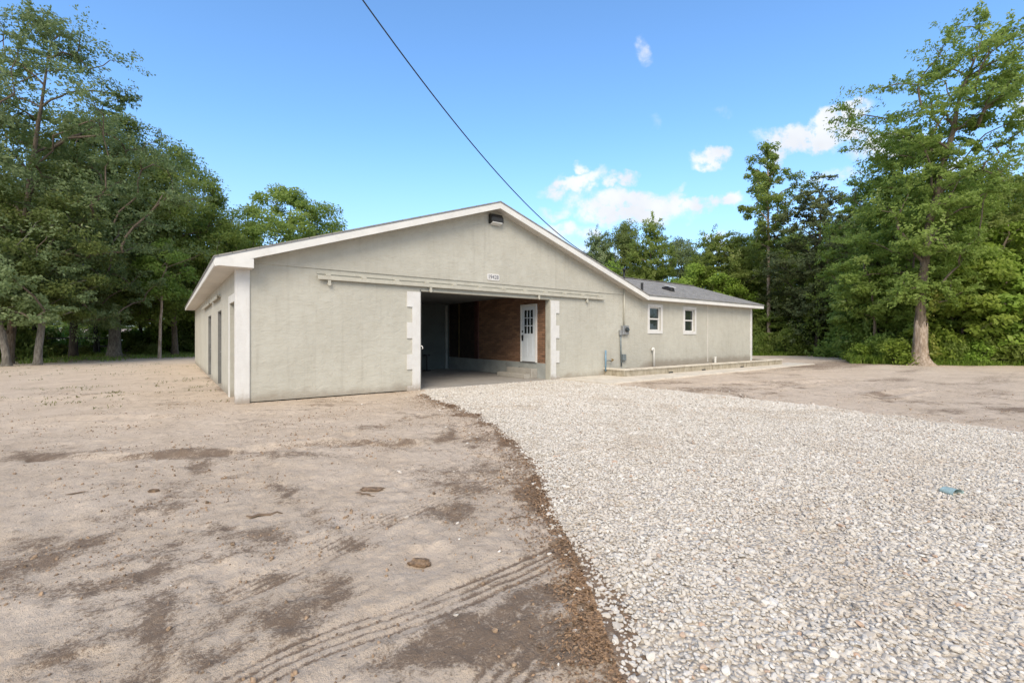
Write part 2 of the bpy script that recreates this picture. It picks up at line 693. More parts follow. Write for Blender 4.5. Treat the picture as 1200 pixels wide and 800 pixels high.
def make_gravelbase():
    m, N, b, out = mat('gravel_base')
    p = pos(N)
    vo = N.n('ShaderNodeTexVoronoi')
    N.put(vo.inputs['Vector'], p)
    vo.inputs['Scale'].default_value = 34.
    c = N.mix(N.ramp(vo.outputs['Distance'], .25, .6), (.62, .565, .485), (.46, .405, .335))
    N.put(b.inputs['Base Color'], c)
    b.inputs['Roughness'].default_value = .95
    bump(N, b, N.math('SUBTRACT', 0., vo.outputs['Distance']), .02)


make_gravelbase()


def make_stone():
    m, N, b, out = mat('limestone')
    oi = N.n('ShaderNodeObjectInfo')
    r = oi.outputs['Random']
    tc = N.n('ShaderNodeTexCoord').outputs['Object']
    n = N.noise(pos(N), 45., 4., .65)
    cr = N.n('ShaderNodeValToRGB')
    e = cr.color_ramp.elements
    e[0].position = 0.
    e[0].color = (.20, .185, .17, 1)
    e[1].position = 1.
    e[1].color = (.74, .71, .66, 1)
    for pp, c in ((.012, (.34, .30, .26)), (.026, (.52, .35, .24)), (.04, (.50, .45, .385)), (.25, (.56, .515, .45)), (.6, (.60, .56, .50)), (.9, (.64, .605, .55))):
        q = e.new(pp)
        q.color = (*c, 1)
    N.put(cr.inputs[0], r)
    c = N.mix(N.math('MULTIPLY', N.ramp(n, .45, .75), .35), cr.outputs[0], (.46, .41, .345))
    dirt = N.noise(pos(N), .8, 5., .65)
    c = N.mix(N.math('MULTIPLY', N.ramp(dirt, .48, .72), .55), c, (.42, .345, .265))
    N.put(b.inputs['Base Color'], c)
    b.inputs['Roughness'].default_value = .9
    bump(N, b, n, .003)


make_stone()


def make_bark(name, a, bb):
    m, N, b, out = mat(name)
    p = pos(N)
    n = N.noise(N.vmath('MULTIPLY', p, (1, 1, .22)), 16., 6., .7)
    n2 = N.noise(p, 1.3, 4., .6)
    c = N.mix(N.ramp(n, .35, .65), a, bb)
    c = N.mix(N.math('MULTIPLY', N.ramp(n2, .45, .7), .5), c, tuple(x * .6 for x in a))
    N.put(b.inputs['Base Color'], c)
    b.inputs['Roughness'].default_value = .9
    bump(N, b, n, .035)


make_bark('bark_grey', (.12, .105, .085), (.27, .245, .21))
make_bark('bark_brown', (.085, .065, .045), (.20, .155, .115))
make_bark('bark_dark', (.035, .03, .024), (.09, .075, .06))
make_bark('bark_pale', (.24, .175, .12), (.46, .375, .30))


def make_leaf(name, lo, hi, tip, trans=.3, tcol=(.29, .43, .085)):
    m, N, b, out = mat(name)
    t = N.attr('tone').outputs['Fac']
    oi = N.n('ShaderNodeObjectInfo').outputs['Random']
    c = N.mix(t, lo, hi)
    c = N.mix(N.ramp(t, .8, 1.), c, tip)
    hs = N.n('ShaderNodeHueSaturation')
    N.put(hs.inputs['Color'], c)
    N.put(hs.inputs['Hue'], N.math('MULTIPLY_ADD', oi, .03, .487))
    N.put(hs.inputs['Value'], N.math('MULTIPLY_ADD', oi, .35, .83))
    c = hs.outputs[0]
    N.put(b.inputs['Base Color'], c)
    b.inputs['Roughness'].default_value = .55
    b.inputs['Specular IOR Level'].default_value = .28
    tr = N.n('ShaderNodeBsdfTranslucent')
    N.put(tr.inputs[0], N.mix(.5, c, tcol))
    mx = N.n('ShaderNodeMixShader')
    mx.inputs[0].default_value = trans
    m.node_tree.links.new(b.outputs[0], mx.inputs[1])
    m.node_tree.links.new(tr.outputs[0], mx.inputs[2])
    m.node_tree.links.new(mx.outputs[0], out.inputs[0])


make_leaf('leaf_dark', (.09, .125, .035), (.205, .25, .07), (.32, .35, .13), .42)
make_leaf('leaf_olive', (.095, .13, .055), (.20, .245, .11), (.31, .34, .18), .36)
make_leaf('leaf_mid', (.16, .23, .045), (.295, .375, .09), (.42, .47, .17), .5)
make_leaf('leaf_fresh', (.17, .26, .035), (.31, .41, .065), (.43, .51, .13), .45)
make_leaf('leaf_juniper', (.08, .11, .042), (.17, .205, .08), (.24, .27, .12), .28, (.14, .18, .08))
make_leaf('leaf_weed', (.12, .12, .04), (.22, .21, .08), (.30, .27, .13), .3)
make_leaf('leaf_yellow', (.15, .19, .025), (.25, .29, .05), (.36, .36, .10), .35)


# ------------------------------------------------------------------ ground
def seg_dist(x, y, P):
    """distance and signed offset to a polyline"""
    best = np.full(x.shape, 1e9)
    sgn = np.zeros(x.shape)
    al = np.zeros(x.shape)
    acc = 0.
    for a, b in zip(P[:-1], P[1:]):
        a, b = np.array(a), np.array(b)
        d = b - a
        L = np.hypot(*d)
        t = np.clip(((x - a[0]) * d[0] + (y - a[1]) * d[1]) / L ** 2, 0, 1)
        qx, qy = x - a[0] - t * d[0], y - a[1] - t * d[1]
        dd = np.hypot(qx, qy)
        m = dd < best
        best = np.where(m, dd, best)
        sgn = np.where(m, (d[0] * qy - d[1] * qx) / L, sgn)
        al = np.where(m, acc + t * L, al)
        acc += L
    return best, sgn, al


def smoothline(P, n=8):
    P = [np.array(p, float) for p in P]
    P = [2 * P[0] - P[1]] + P + [2 * P[-1] - P[-2]]
    o = []
    for i in range(1, len(P) - 2):
        for k in range(n):
            t = k / n
            a, b, c, d = P[i - 1:i + 3]
            o.append(.5 * (2 * b + (c - a) * t + (2 * a - 5 * b + 4 * c - d) * t * t + (3 * b - a - 3 * c + d) * t ** 3))
    o.append(P[-2])
    return o


# the ragged left and straight right rim of the gravel drive, in metres
GL = smoothline([(4.55, -.02), (3.95, -1.5), (3.72, -3.0), (3.45, -4.7), (2.55, -7.0), (1.62, -8.6), (.98, -9.62), (.6, -10.2), (.28, -10.65), (-.5, -12.0), (-1.4, -13.6), (-2.2, -15.)], 6)
GR = [(9.86, .2), (9.82, -2.4), (10.05, -3.2), (10.1, -4.6), (10.05, -6.4), (9.9, -8.7), (9.6, -11.), (9.4, -13.), (9.3, -15.)]
GLy = np.array([p[1] for p in GL])[::-1]
GLx = np.array([p[0] for p in GL])[::-1]
GRy = np.array([p[1] for p in GR])[::-1]
GRx = np.array([p[0] for p in GR])[::-1]


def drive_in(x, y):
    """signed distance-ish: > 0 inside the gravel drive"""
    w = (fbm(x * 2.2, y * 2.2, 5, 4) - .5) * .34 + (vn(x * 14, y * 14, 9) - .5) * .06
    l = (x - np.interp(y, GLy, GLx)) * .8 + w
    r = np.interp(y, GRy, GRx) - x + w * 1.6
    e = np.minimum(l, r)
    e = np.minimum(e, .05 - y)
    return np.minimum(e, y + 14.5)


TRK1 = smoothline([gnd(*p) for p in ((285, 800), (350, 768), (420, 742), (500, 717), (570, 688), (630, 662), (655, 648))])
TRK2 = smoothline([gnd(*p) for p in ((285, 690), (340, 668), (400, 640), (450, 612), (520, 583), (580, 562))])
TRK3 = smoothline([gnd(*p) for p in ((560, 830), (600, 785), (632, 757), (655, 742))])
TRK4 = smoothline([gnd(*p) for p in ((120, 800), (200, 740), (290, 668), (350, 620))])
BERM = smoothline([gnd(*p) for p in ((95, 531), (190, 530), (270, 526), (340, 519), (420, 516), (480, 518), (518, 510), (524, 503))])
BERM2 = smoothline([gnd(*p) for p in ((300, 538), (370, 522), (400, 509), (430, 503))])
RTRK = [smoothline([gnd(*p) for p in q]) for q in (((1020, 466), (1090, 457), (1200, 470)), ((900, 455), (960, 448), (1060, 446), (1200, 452)),
                                                    ((830, 450), (900, 447), (990, 442)))]
FARTRK = [smoothline([gnd(*p) for p in q]) for q in (((0, 470), (60, 467), (160, 462)), ((0, 500), (80, 492), (180, 490)), ((20, 449), (120, 445), (200, 440)))]

SWEEP = [(smoothline([gnd(*p) for p in q]), w, k) for q, w, k in (
    (((-40, 770), (60, 735), (120, 700), (190, 630), (225, 585), (238, 545)), .16, .75), (((150, 830), (178, 760), (190, 700), (215, 650), (300, 605), (345, 575)), .10, .7),
    (((-20, 690), (60, 652), (150, 615), (200, 575), (225, 540)), .14, .75), (((250, 800), (330, 745), (420, 680), (490, 625), (545, 575), (580, 520), (588, 488)), .22, .75),
    (((430, 810), (520, 755), (600, 712), (645, 690)), .14, .7), (((318, 530), (330, 560), (345, 590), (420, 640)), .10, .6), (((0, 535), (60, 531), (150, 525)), .16, .7),
    (((200, 528), (300, 528), (420, 520), (520, 512), (560, 495)), .13, .6), (((0, 800), (90, 755), (200, 715)), .12, .5), (((60, 480), (200, 478), (330, 486), (480, 484)), .16, .4),
    (((500, 560), (540, 590), (570, 640), (640, 660)), .2, .5))]


def blob(x, y, px, py, rx, ry, k):
    """a stain lying on the ground, drawn from its place in metres"""
    c = gnd(px, py)
    a = (gnd(px + rx, py) - gnd(px - rx, py)) / 2
    b = (gnd(px, py + ry * .9) - gnd(px, py - ry * .9)) / 2
    D = a[0] * b[1] - a[1] * b[0]
    dx, dy = x - c[0], y - c[1]
    p = (dx * b[1] - dy * b[0]) / D
    q = (a[0] * dy - a[1] * dx) / D
    return k * np.exp(-(p * p + q * q) * 1.6)


STAINS = [(225, 545, 26, 9, .6), (195, 565, 25, 10, .5), (105, 635, 40, 9, .5), (60, 660, 45, 10, .4), (30, 690, 40, 14, .6), (100, 690, 60, 16, .45),
          (60, 760, 60, 26, .55), (180, 700, 50, 22, .4), (175, 725, 18, 22, .45), (255, 615, 26, 9, .6), (310, 625, 60, 14, .6), (330, 570, 40, 7, .4),
          (30, 533, 45, 8, .9), (270, 537, 60, 6, .6), (360, 533, 80, 6, .9), (325, 565, 14, 16, .45), (140, 572, 40, 6, .3), (535, 552, 120, 18, .85), (525, 600, 50, 16, .9), (560, 572, 60, 12, .7),
          (400, 640, 60, 10, .6), (340, 680, 70, 14, .55), (300, 720, 60, 22, .55), (250, 770, 60, 22, .35), (250, 690, 14, 14, .6), (320, 675, 22, 9, .6),
          (610, 735, 95, 48, .95), (530, 765, 100, 44, .8), (660, 780, 50, 34, .75), (640, 700, 50, 16, .6), (430, 790, 70, 26, .4), (560, 660, 30, 14, .35),
          (590, 620, 16, 14, .5), (130, 606, 60, 10, .3), (15, 590, 20, 8, .5), (20, 622, 22, 8, .5), (520, 510, 40, 10, .5), (470, 500, 90, 5, .3),
          (620, 640, 30, 20, .3), (160, 800, 60, 20, .5), (-60, 640, 60, 30, .5), (-80, 760, 90, 40, .5),
          (830, 456, 60, 4, .75), (1000, 452, 120, 5, .3), (1180, 480, 90, 6, .3), (930, 430, 50, 4, .9), (985, 425, 50, 6, 1.0), (100, 462, 90, 4, .35)]


def gz(x, y):
    z = (fbm(x * .35, y * .35, 3, 3) - .5) * .05 + (fbm(x * 1.7, y * 1.7, 8, 4) - .5) * .045
    z = z + (fbm(x * 8, y * 8, 12, 3) - .5) * .014
    near = np.exp(-((x - 0) ** 2 + (y + 8.5) ** 2) / 90)
    fz = (fbm(x * 24, y * 24, 31, 2) - .5) * .011 * near + .012 * (np.abs(fbm(x * 5.5, y * 6.5, 35, 3) - .5) * 4 - .5) * near
    # footprints: many small dimples in the loose sand
    fz = fz - .022 * sstep(.74, .9, vn(x * 3.1, y * 3.1, 44)) * near
    tz = 0.
    flat = 0.
    for P, w, amp in ((TRK1, .15, .6), (TRK2, .15, .5), (TRK3, .13, .5), (TRK4, .13, .2)):
        d, s, al = seg_dist(x, y, P)
        k = sstep(w, w * .8, d) * (.7 + .45 * sstep(.3, .6, vn(al * 2.2, al * 0 + w, 19)))
        flat = np.maximum(flat, k * min(1, amp * 2))
        g_ = np.maximum(0, np.cos(s * 2 * np.pi / .062)) ** 3
        lug = np.cos(al * 2 * np.pi / .045 + 2.5 * np.sign(s)) * (np.abs(s) > w * .55)
        tz = tz - k * amp * (.010 + .020 * (.35 - g_) + .005 * lug)
        tz = tz + .012 * amp * np.exp(-((d - w * 1.2) / .03) ** 2)
    z = z + fz * (1 - .8 * np.clip(flat, 0, 1)) + tz
    d, s, al = seg_dist(x, y, BERM)
    z = z + .035 * np.exp(-(d / .12) ** 2) * (.5 + vn(al * 6, 0 * al, 3)) - .03 * np.exp(-((s + .2) / .12) ** 2) * (d < .5)
    d, s, al = seg_dist(x, y, BERM2)
    z = z + .03 * np.exp(-(d / .1) ** 2)
    for P in RTRK + FARTRK:
        d, s, al = seg_dist(x, y, P)
        z = z - .03 * np.exp(-(d / .2) ** 2) + .03 * np.exp(-((d - .36) / .14) ** 2)
    # a hollow around the half-buried wood chunk
    c = gnd(492, 660)
    rr = np.hypot(x - c[0], y - c[1])
    z = z - .03 * np.exp(-(rr / .13) ** 2) + .014 * np.exp(-((rr - .27) / .08) ** 2)
    # flat beside and below the house
    hx = np.maximum(np.maximum(0 - x, x - 24), 0)
    hy = np.maximum(np.maximum(0 - y, y - 20), 0)
    k = sstep(.05, 1.2, np.hypot(hx, hy))
    z = z * (.25 + .75 * k) * (1 - .8 * sstep(14., 30., np.hypot(x, y + 10)))
    return z


def axis(c, lo, hi, far):
    def side(L):
        o, d = [], 0.
        while d < far:
            o.append(d)
            d += .013 + .0065 * d if d < L else .013 + .0065 * L + .16 * (d - L)
        return np.array(o + [far])
    return np.unique(np.r_[c - side(lo), c + side(hi)])


def build_ground():
    gx = axis(.2, 7., 14., 1500.)
    gy = axis(-9.0, 3., 14., 1500.)
    X, Y = np.meshgrid(gx, gy)
    x, y = X.ravel(), Y.ravel()
    z = gz(x, y)
    damp = np.maximum((fbm(x * .8, y * 1.1, 61, 5) - .5) * 2.2, 0)
    damp = damp + np.maximum((fbm(x * 2.6 + 1.5 * y, y * 2.2 - .8 * x, 63, 4) - .55) * 2.2, 0) * (np.hypot(x, y + 9) < 14)
    damp = damp + .34 * sstep(9.4, 10.4, x) * sstep(-1.9, -2.4, y) * sstep(.25, .6, fbm(x * .35, y * .8, 66, 4))
    for b in STAINS:
        damp = damp + blob(x, y, *b)
    d, s, al = seg_dist(x, y, BERM)
    damp = damp + .55 * np.exp(-((s + .10) / .13) ** 2) * (d < .5)
    for P, w in ((TRK1, .15), (TRK2, .15), (TRK3, .13)):
        d, s, al = seg_dist(x, y, P)
        damp = damp + (.85 if P is not TRK2 else .4) * sstep(w, w * .8, d) * (.4 - .6 * np.cos(s * 2 * np.pi / .062)) * (.6 + .6 * vn(al * 2.2, al * 0, 19))  # tread grooves coloured darker than the ribs between them
    for i, (P, w, k) in enumerate(SWEEP):
        d, s, al = seg_dist(x, y, P)
        m = fbm(al * 1.7, s * 5 + i * 9., 120 + i, 4)
        damp = damp + .85 * k * np.exp(-(d / w) ** 2) * sstep(.34, .66, m)
    for P in RTRK + FARTRK:
        d, s, al = seg_dist(x, y, P)
        damp = damp + .5 * np.exp(-(d / .22) ** 2) * vn(al * .8, al * 0, 5)
    # foot of the house walls: dark scuffed rim
    hx = np.maximum(np.maximum(0 - x, x - 24), 0)
    hy = np.maximum(np.maximum(0 - y, y - 20), 0)
    hd = np.hypot(hx, hy)
    damp = damp + .8 * np.exp(-(hd / .16) ** 2) * vn(x * 2.1 + y * 2.1, y * 0, 6)
    # brown leaf litter along the left rim of the drive
    L = np.array(GL)
    d, s, al = seg_dist(x, y, [tuple(p) for p in GL])
    wob = fbm(al * 1.1, al * 0 + .5, 71, 3)
    wid = np.interp(y, [-12, -10.6, -10, -9, -7, -5, -3.6, -2.2, -1], [.10, .11, .12, .22, .34, .6, .7, .3, .0]) * (.05 + 1.9 * np.clip((wob - .28) * 1.7, 0, 1))
    left = x < np.interp(y, GLy, GLx) + .1
    rag = (fbm(x * 7, y * 7, 72, 4) - .5) * .34
    lit = left * sstep(wid + .10, np.maximum(wid - .16, -.1), d + rag) * (wid > .03) * (y < -.8) * (y > -13)
    lit = np.maximum(lit, .9 * (drive_in(x, y) > -.03) * (y < -1))
    # a woodland floor under and beyond the trees, and the bright open field beyond the left-hand row
    rel = np.stack([x - CAM[0], y - CAM[1]], 1)
    t = rel @ FW
    rr = rel @ RT
    pxx = 600 + FPX * rr / np.maximum(t, .1)
    jit = (fbm(x * .5, y * .5, 81, 3) - .5) * 4
    edge = np.interp(pxx, [-400, 0, 120, 200, 300, 600, 900, 980, 1000, 1060, 1200, 1500], [18, 24.5, 27.5, 32, 36, 40, 40, 36, 25.5, 23.8, 23.0, 18])
    wood = sstep(0, 1.6, t - edge + jit * .35) * (t > 0)
    wood = np.maximum(wood, sstep(26, 34, np.hypot(x - CAM[0], y - CAM[1])) * (t < 6))
    grass = wood * np.where(pxx > 900, .62, .42) * (.55 + .8 * fbm(x * .9, y * .9, 91, 3))
    patch = sstep(.52, .66, fbm(x * 1.2, y * 1.2, 95, 4)) * (pxx < 260) * (t > 11) * (t < 30) * (x < 0)
    grass = np.maximum(grass, .36 * patch)
    lit = np.maximum(lit, wood * .5 * (1 - sstep(.5, .8, grass)))
    # the worn footpath running into the right-hand wood
    gap = np.exp(-((pxx - 975) / 32.) ** 2) * sstep(23, 27, t) * sstep(44, 36, t)
    grass = grass * (1 - .9 * gap)
    damp = damp + .8 * wood
    field = sstep(43, 47, t) * (pxx < 420)
    n, m = len(gx), len(gy)
    idx = np.arange(n * m).reshape(m, n)
    Q = np.stack([idx[:-1, :-1], idx[:-1, 1:], idx[1:, 1:], idx[1:, :-1]], -1).reshape(-1, 4)
    me = np_mesh('ground', np.stack([x, y, z], 1), Q, M['sandy_ground'], pattr=dict(damp=np.clip(damp, 0, 1.3), litter=lit, grass=grass, field=field), smooth=True)
    tag(link('ground', me), kind='structure')


build_ground()


def build_drive():
    gx = np.arange(-3.5, 11.6, .05)
    gy = np.arange(-14.9, .06, .05)
    X, Y = np.meshgrid(gx, gy)
    x, y = X.ravel(), Y.ravel()
    e = drive_in(x, y)
    z = gz(x, y) + np.clip(-.010 + .10 * e, -.05, .031) + .010 * (fbm(x * 3, y * 3, 33, 3) - .5)
    n, m = len(gx), len(gy)
    idx = np.arange(n * m).reshape(m, n)
    Q = np.stack([idx[:-1, :-1], idx[:-1, 1:], idx[1:, 1:], idx[1:, :-1]], -1).reshape(-1, 4)
    keep = (e[Q] > -.25).any(1)
    Q = Q[keep]
    used, inv = np.unique(Q, return_inverse=True)
    me = np_mesh('gravel_drive', np.stack([x, y, z], 1)[used], inv.reshape(-1, 4), M['gravel_base'], smooth=True)
    tag(link('gravel_drive', me), kind='structure')

    # the loose stones themselves
    rng = np.random.default_rng(4)
    sp = .0215
    gx = np.arange(-2.4, 11.2, sp)
    gy = np.arange(-13.2, .05, sp)
    X, Y = np.meshgrid(gx, gy)
    x = X.ravel() + rng.uniform(-.5, .5, X.size) * sp
    y = Y.ravel() + rng.uniform(-.5, .5, X.size) * sp
    rel = np.stack([x - CAM[0], y - CAM[1]], 1)
    t, r = rel @ FW, rel @ RT
    e = drive_in(x, y)
    fr = np.abs(r) < t * 1.28 + .9
    dens = sstep(-.10, .05, e)
    keep = fr & (t > .6) & (rng.random(x.size) < dens * np.where(t > 9, .62, .92))
    # strays kicked onto the sand
    d, s, al = seg_dist(x, y, [tuple(p) for p in GL])
    stray = fr & (t > .6) & (~keep) & (e < 0) & (y < .0) & (x < 9.0) & (rng.random(x.size) < .018 * np.exp(-d / .22) + .0006 * np.exp(-d / 1.5))
    stray2 = fr & (t > .6) & (~keep) & (e < 0) & (x > 9.) & (y < -2.2) & (rng.random(x.size) < .03 * np.exp(-np.maximum(-e, 0) / .3))
    sel = keep | stray | stray2
    x, y, t, e = x[sel], y[sel], t[sel], e[sel]
    st = (stray | stray2)[sel]
    sc = rng.lognormal(-4.66, .36, x.size)
    sc = np.clip(sc, .005, .027) * np.where(t > 9, 1.28, 1.)
    z = gz(x, y) + np.clip(-.012 + .10 * e, -.05, .025) + .004 + rng.uniform(-.004, .012, x.size) * (~st)
    z = np.where(st, gz(x, y) + sc * .3, z)
    n = x.size
    me = bpy.data.meshes.new('gravel')
    me.vertices.add(n)
    me.vertices.foreach_set('co', np.stack([x, y, z], 1).astype(np.float32).ravel())
    a = me.attributes.new('scl', 'FLOAT_VECTOR', 'POINT')
    ss = np.stack([sc * rng.uniform(.85, 1.45, n), sc * rng.uniform(.75, 1.1, n), sc * rng.uniform(.42, .7, n)], 1)
    a.data.foreach_set('vector', ss.astype(np.float32).ravel())
    a = me.attributes.new('rot', 'FLOAT_VECTOR', 'POINT')
    ro = np.stack([rng.normal(0, .5, n), rng.normal(0, .5, n), rng.uniform(0, 6.28, n)], 1)
    ro[:, :2] *= .6
    a.data.foreach_set('vector', ro.astype(np.float32).ravel())
    a = me.attributes.new('idx', 'INT', 'POINT')
    a.data.foreach_set('value', rng.integers(0, 6, n).astype(np.int32))
    me.materials.append(M['limestone'])
    o = link('gravel', me)
    tag(o, 'loose white limestone gravel spread over the drive', 'gravel', kind='stuff')
    g = bpy.data.node_groups.new('gravel_stones', 'GeometryNodeTree')
    g.interface.new_socket('Geometry', in_out='INPUT', socket_type='NodeSocketGeometry')
    g.interface.new_socket('Geometry', in_out='OUTPUT', socket_type='NodeSocketGeometry')
    A = g.nodes.new
    L = g.links.new
    gi, go = A('NodeGroupInput'), A('NodeGroupOutput')
    toi = A('GeometryNodeGeometryToInstance')
    for k in range(6):
        ico = A('GeometryNodeMeshIcoSphere')
        ico.inputs['Radius'].default_value = 1.
        ico.inputs['Subdivisions'].default_value = 2
        nz = A('ShaderNodeTexNoise')
        nz.noise_dimensions = '4D'
        nz.inputs['W'].default_value = 3.7 * k + 1
        nz.inputs['Scale'].default_value = .9
        nz.inputs['Detail'].default_value = 2.
        sub = A('ShaderNodeVectorMath')
        sub.operation = 'SUBTRACT'
        sub.inputs[1].default_value = (.5, .5, .5)
        L(nz.outputs['Color'], sub.inputs[0])
        scl = A('ShaderNodeVectorMath')
        scl.operation = 'SCALE'
        scl.inputs['Scale'].default_value = 1.7
        L(sub.outputs[0], scl.inputs[0])
        sp_ = A('GeometryNodeSetPosition')
        L(ico.outputs['Mesh'], sp_.inputs['Geometry'])
        L(scl.outputs[0], sp_.inputs['Offset'])
        sm = A('GeometryNodeSetMaterial')
        sm.inputs['Material'].default_value = M['limestone']
        L(sp_.outputs[0], sm.inputs['Geometry'])
        L(sm.outputs[0], toi.inputs[0])
    iop = A('GeometryNodeInstanceOnPoints')
    iop.inputs['Pick Instance'].default_value = True
    L(gi.outputs[0], iop.inputs['Points'])
    L(toi.outputs[0], iop.inputs['Instance'])
    for nm, typ, sock in (('idx', 'INT', 'Instance Index'), ('rot', 'FLOAT_VECTOR', 'Rotation'), ('scl', 'FLOAT_VECTOR', 'Scale')):
        na = A('GeometryNodeInputNamedAttribute')
        na.data_type = typ
        na.inputs['Name'].default_value = nm
        L(na.outputs['Attribute'], iop.inputs[sock])
    L(iop.outputs[0], go.inputs[0])
    md = o.modifiers.new('stones', 'NODES')
    md.node_group = g
    print('gravel stones', n)


def stones_group():
    return bpy.data.objects['gravel'].modifiers['stones'].node_group


build_drive()


def build_crumbs():
    rng = np.random.default_rng(8)
    n = 60000
    r = rng.uniform(1.2, 13, n)
    a = rng.uniform(-.9, .9, n)
    p = CAM + np.outer(r, FW) + np.outer(r * np.tan(a) , RT)
    x, y = p[:, 0], p[:, 1]
    e = drive_in(x, y)
    clus = fbm(x * 1.6, y * 1.6, 55, 3)
    k = (e < -.12) & ~((x > -.1) & (y > -.1)) & (rng.random(n) < sstep(.42, .7, clus) * .5 + .03) & ~((x > 9.6) & (y > -2.4))
    x, y = x[k], y[k]
    n = len(x)
    sc = np.clip(rng.lognormal(-5.4, .5, n), .002, .016)
    me = bpy.data.meshes.new('soil_crumbs')
    me.vertices.add(n)
    me.vertices.foreach_set('co', np.stack([x, y, gz(x, y) + sc * .3], 1).astype(np.float32).ravel())
    at_ = me.attributes.new('scl', 'FLOAT_VECTOR', 'POINT')
    at_.data.foreach_set('vector', np.stack([sc * 1.3, sc, sc * .8], 1).astype(np.float32).ravel())
    at_ = me.attributes.new('rot', 'FLOAT_VECTOR', 'POINT')
    at_.data.foreach_set('vector', rng.uniform(0, 6.28, (n, 3)).astype(np.float32).ravel())
    at_ = me.attributes.new('idx', 'INT', 'POINT')
    at_.data.foreach_set('value', rng.integers(0, 6, n).astype(np.int32))
    o = link('soil_crumbs', me)
    tag(o, 'small brown crumbs of soil and grit strewn over the sand', 'soil crumbs', kind='stuff')
    g = stones_group().copy()
    for nd in g.nodes:
        if nd.type == 'SET_MATERIAL':
            nd.inputs['Material'].default_value = M['crumb']
    md = o.modifiers.new('stones', 'NODES')
    md.node_group = g


simple('crumb', (.27, .19, .125), .95, .6, 25.)
build_crumbs()

# concrete path along the wing
b = MB().prism([(9.86, -2.28), (27.2, -1.9), (27.2, -.55), (25.6, -.55), (25.6, -.002), (9.86, -.002)], 2, -.1, .045)
tag(b.build('path', M['slab_concrete'], bevel=.008), kind='structure')


# ------------------------------------------------------------------ the house
H = empty('house', (0, 0, 0))
tag(H, 'long low greige stucco house with a wide open garage bay and white trim', 'house')
SL = 1 / 3.


def zr(x):
    return 5.72 - SL * abs(x - 7)          # top of the main roof


OPEN = (4.48, 9.44, -.3, 2.85)
W1 = (15.04, 15.83, 1.78, 2.78)
W2 = (17.66, 18.47, 1.76, 2.78)
DOORS = [(.24, 1.42, -.3, 2.33), (3.74, 4.94, .06, 2.3), (7.68, 9.2, .06, 2.3)]
b = MB()
wall_holes(b, 0, 24, -.3, 3.2, 0, .2, [OPEN, W1, W2], 1)
b.build('wall', M['stucco'], H)
b = MB()
wall_holes(b, .2, 20, -.3, 3.2, 0, .2, DOORS, 0)
b.build('wall', M['stucco'], H)
MB().box(.2, 14, 19.8, 20, -.3, 3.2).build('wall', M['stucco'], H)
MB().box(13.8, 14, 7.8, 19.8, -.3, 3.2).build('wall', M['stucco'], H)
MB().box(14, 24, 7.6, 7.8, -.3, 3.2).build('wall', M['stucco'], H)
b = MB().prism([(.2, -.3), (7.6, -.3), (7.6, 3.2), (3.8, 4.47), (.2, 3.2)], 0, 23.8, 24)
b.build('wall', M['stucco'], H)
# gable panel, its lower edge a shadow line over the wall
b = MB().prism([(0., 3.2), (14., 3.2), (14., zr(14) - .14), (7, zr(7) - .14), (0, zr(0) - .14)], 1, -.028, .2)
b.build('gable_panel', M['stucco'], H)
b = MB().prism([(.2, 3.2), (13.8, 3.2), (7, zr(7) - .2)], 1, 19.8, 20)
b.build('gable_panel', M['stucco'], H)
# wing joint
MB().box(19.58, 19.64, -.012, 0, .32, 3.04).build('joint_strip', M['soffit_paint'], H)
# white corner trims
MB().box(-.03, .25, -.032, .235, -.05, 3.06).build('corner_trim', M['white_paint'], H, bevel=.006)
MB().box(23.86, 24.03, -.03, .14, 0, 3.04).build('corner_trim', M['white_paint'], H, bevel=.006)


# toothed quoins beside the bay
def quoin(xi, sgn):
    zs = [2.78, 2.35, 1.91, 1.47, 1.02, .6, .14, -.05]
    pts = [(xi, -.05), (xi, 2.78)]
    for i in range(7):
        w = (.40 if i % 2 == 0 else .24) * sgn
        pts += [(xi + w, zs[i]), (xi + w, zs[i + 1])]
    b = MB().prism(pts, 1, -.036, .0)
    return b.build('quoin_trim', M['white_paint'], H)


quoin(4.48, -1)
quoin(9.44, 1)
MB().box(9.405, 9.438, -.02, .22, 0, 2.84).build('bay_jamb', M['track_paint'], H, bevel=.004)
MB().box(4.482, 4.51, -.02, .22, 0, 2.84).build('bay_jamb', M['grey_door'], H, bevel=.004)
MB().box(4.512, 9.403, -.012, .21, 2.81, 2.848).build('bay_header', M['track_paint'], H)
b = MB().tube([(4.49, -.04, 1.26), (4.52, -.07, 1.24), (4.54, -.07, 1.19), (4.52, -.05, 1.17)], .012, 8)
b.build('latch', M['white_trim'], H, smooth=True)


# sliding door rails
def rail(axis_, u0, u1, z, parent=H):
    def P(u, d, z):
        return (u, d, z) if axis_ == 1 else (d, u, z)
    b = MB()

    def bx(u0, u1, d0, d1, z0, z1):
        if axis_ == 1:
            b.box(u0, u1, d0, d1, z0, z1)
        else:
            b.box(d0, d1, u0, u1, z0, z1)
    bx(u0, u1, -.115, -.10, z - .05, z + .045)
    bx(u0, u1, -.0985, -.03, z + .031, z + .045)
    bx(u0, u1, -.0985, -.085, z - .05, z - .036)
    bx(u0, u1, -.03, -.002, z + .0, z + .045)
    r = b.build('door_rail', M['track_paint'], parent, bevel=.003)
    n = max(2, int((u1 - u0) / .85))
    for i in range(n):
        bb = MB()
        u = u0 + .25 + (u1 - u0 - .5) * i / (n - 1)
        if axis_ == 1:
            bb.box(u - .06, u + .06, -.118, -.002, z + .047, z + .085)
        else:
            bb.box(-.118, -.002, u - .06, u + .06, z + .047, z + .085)
        bb.build('rail_bracket', M['track_paint'], r)
    return r


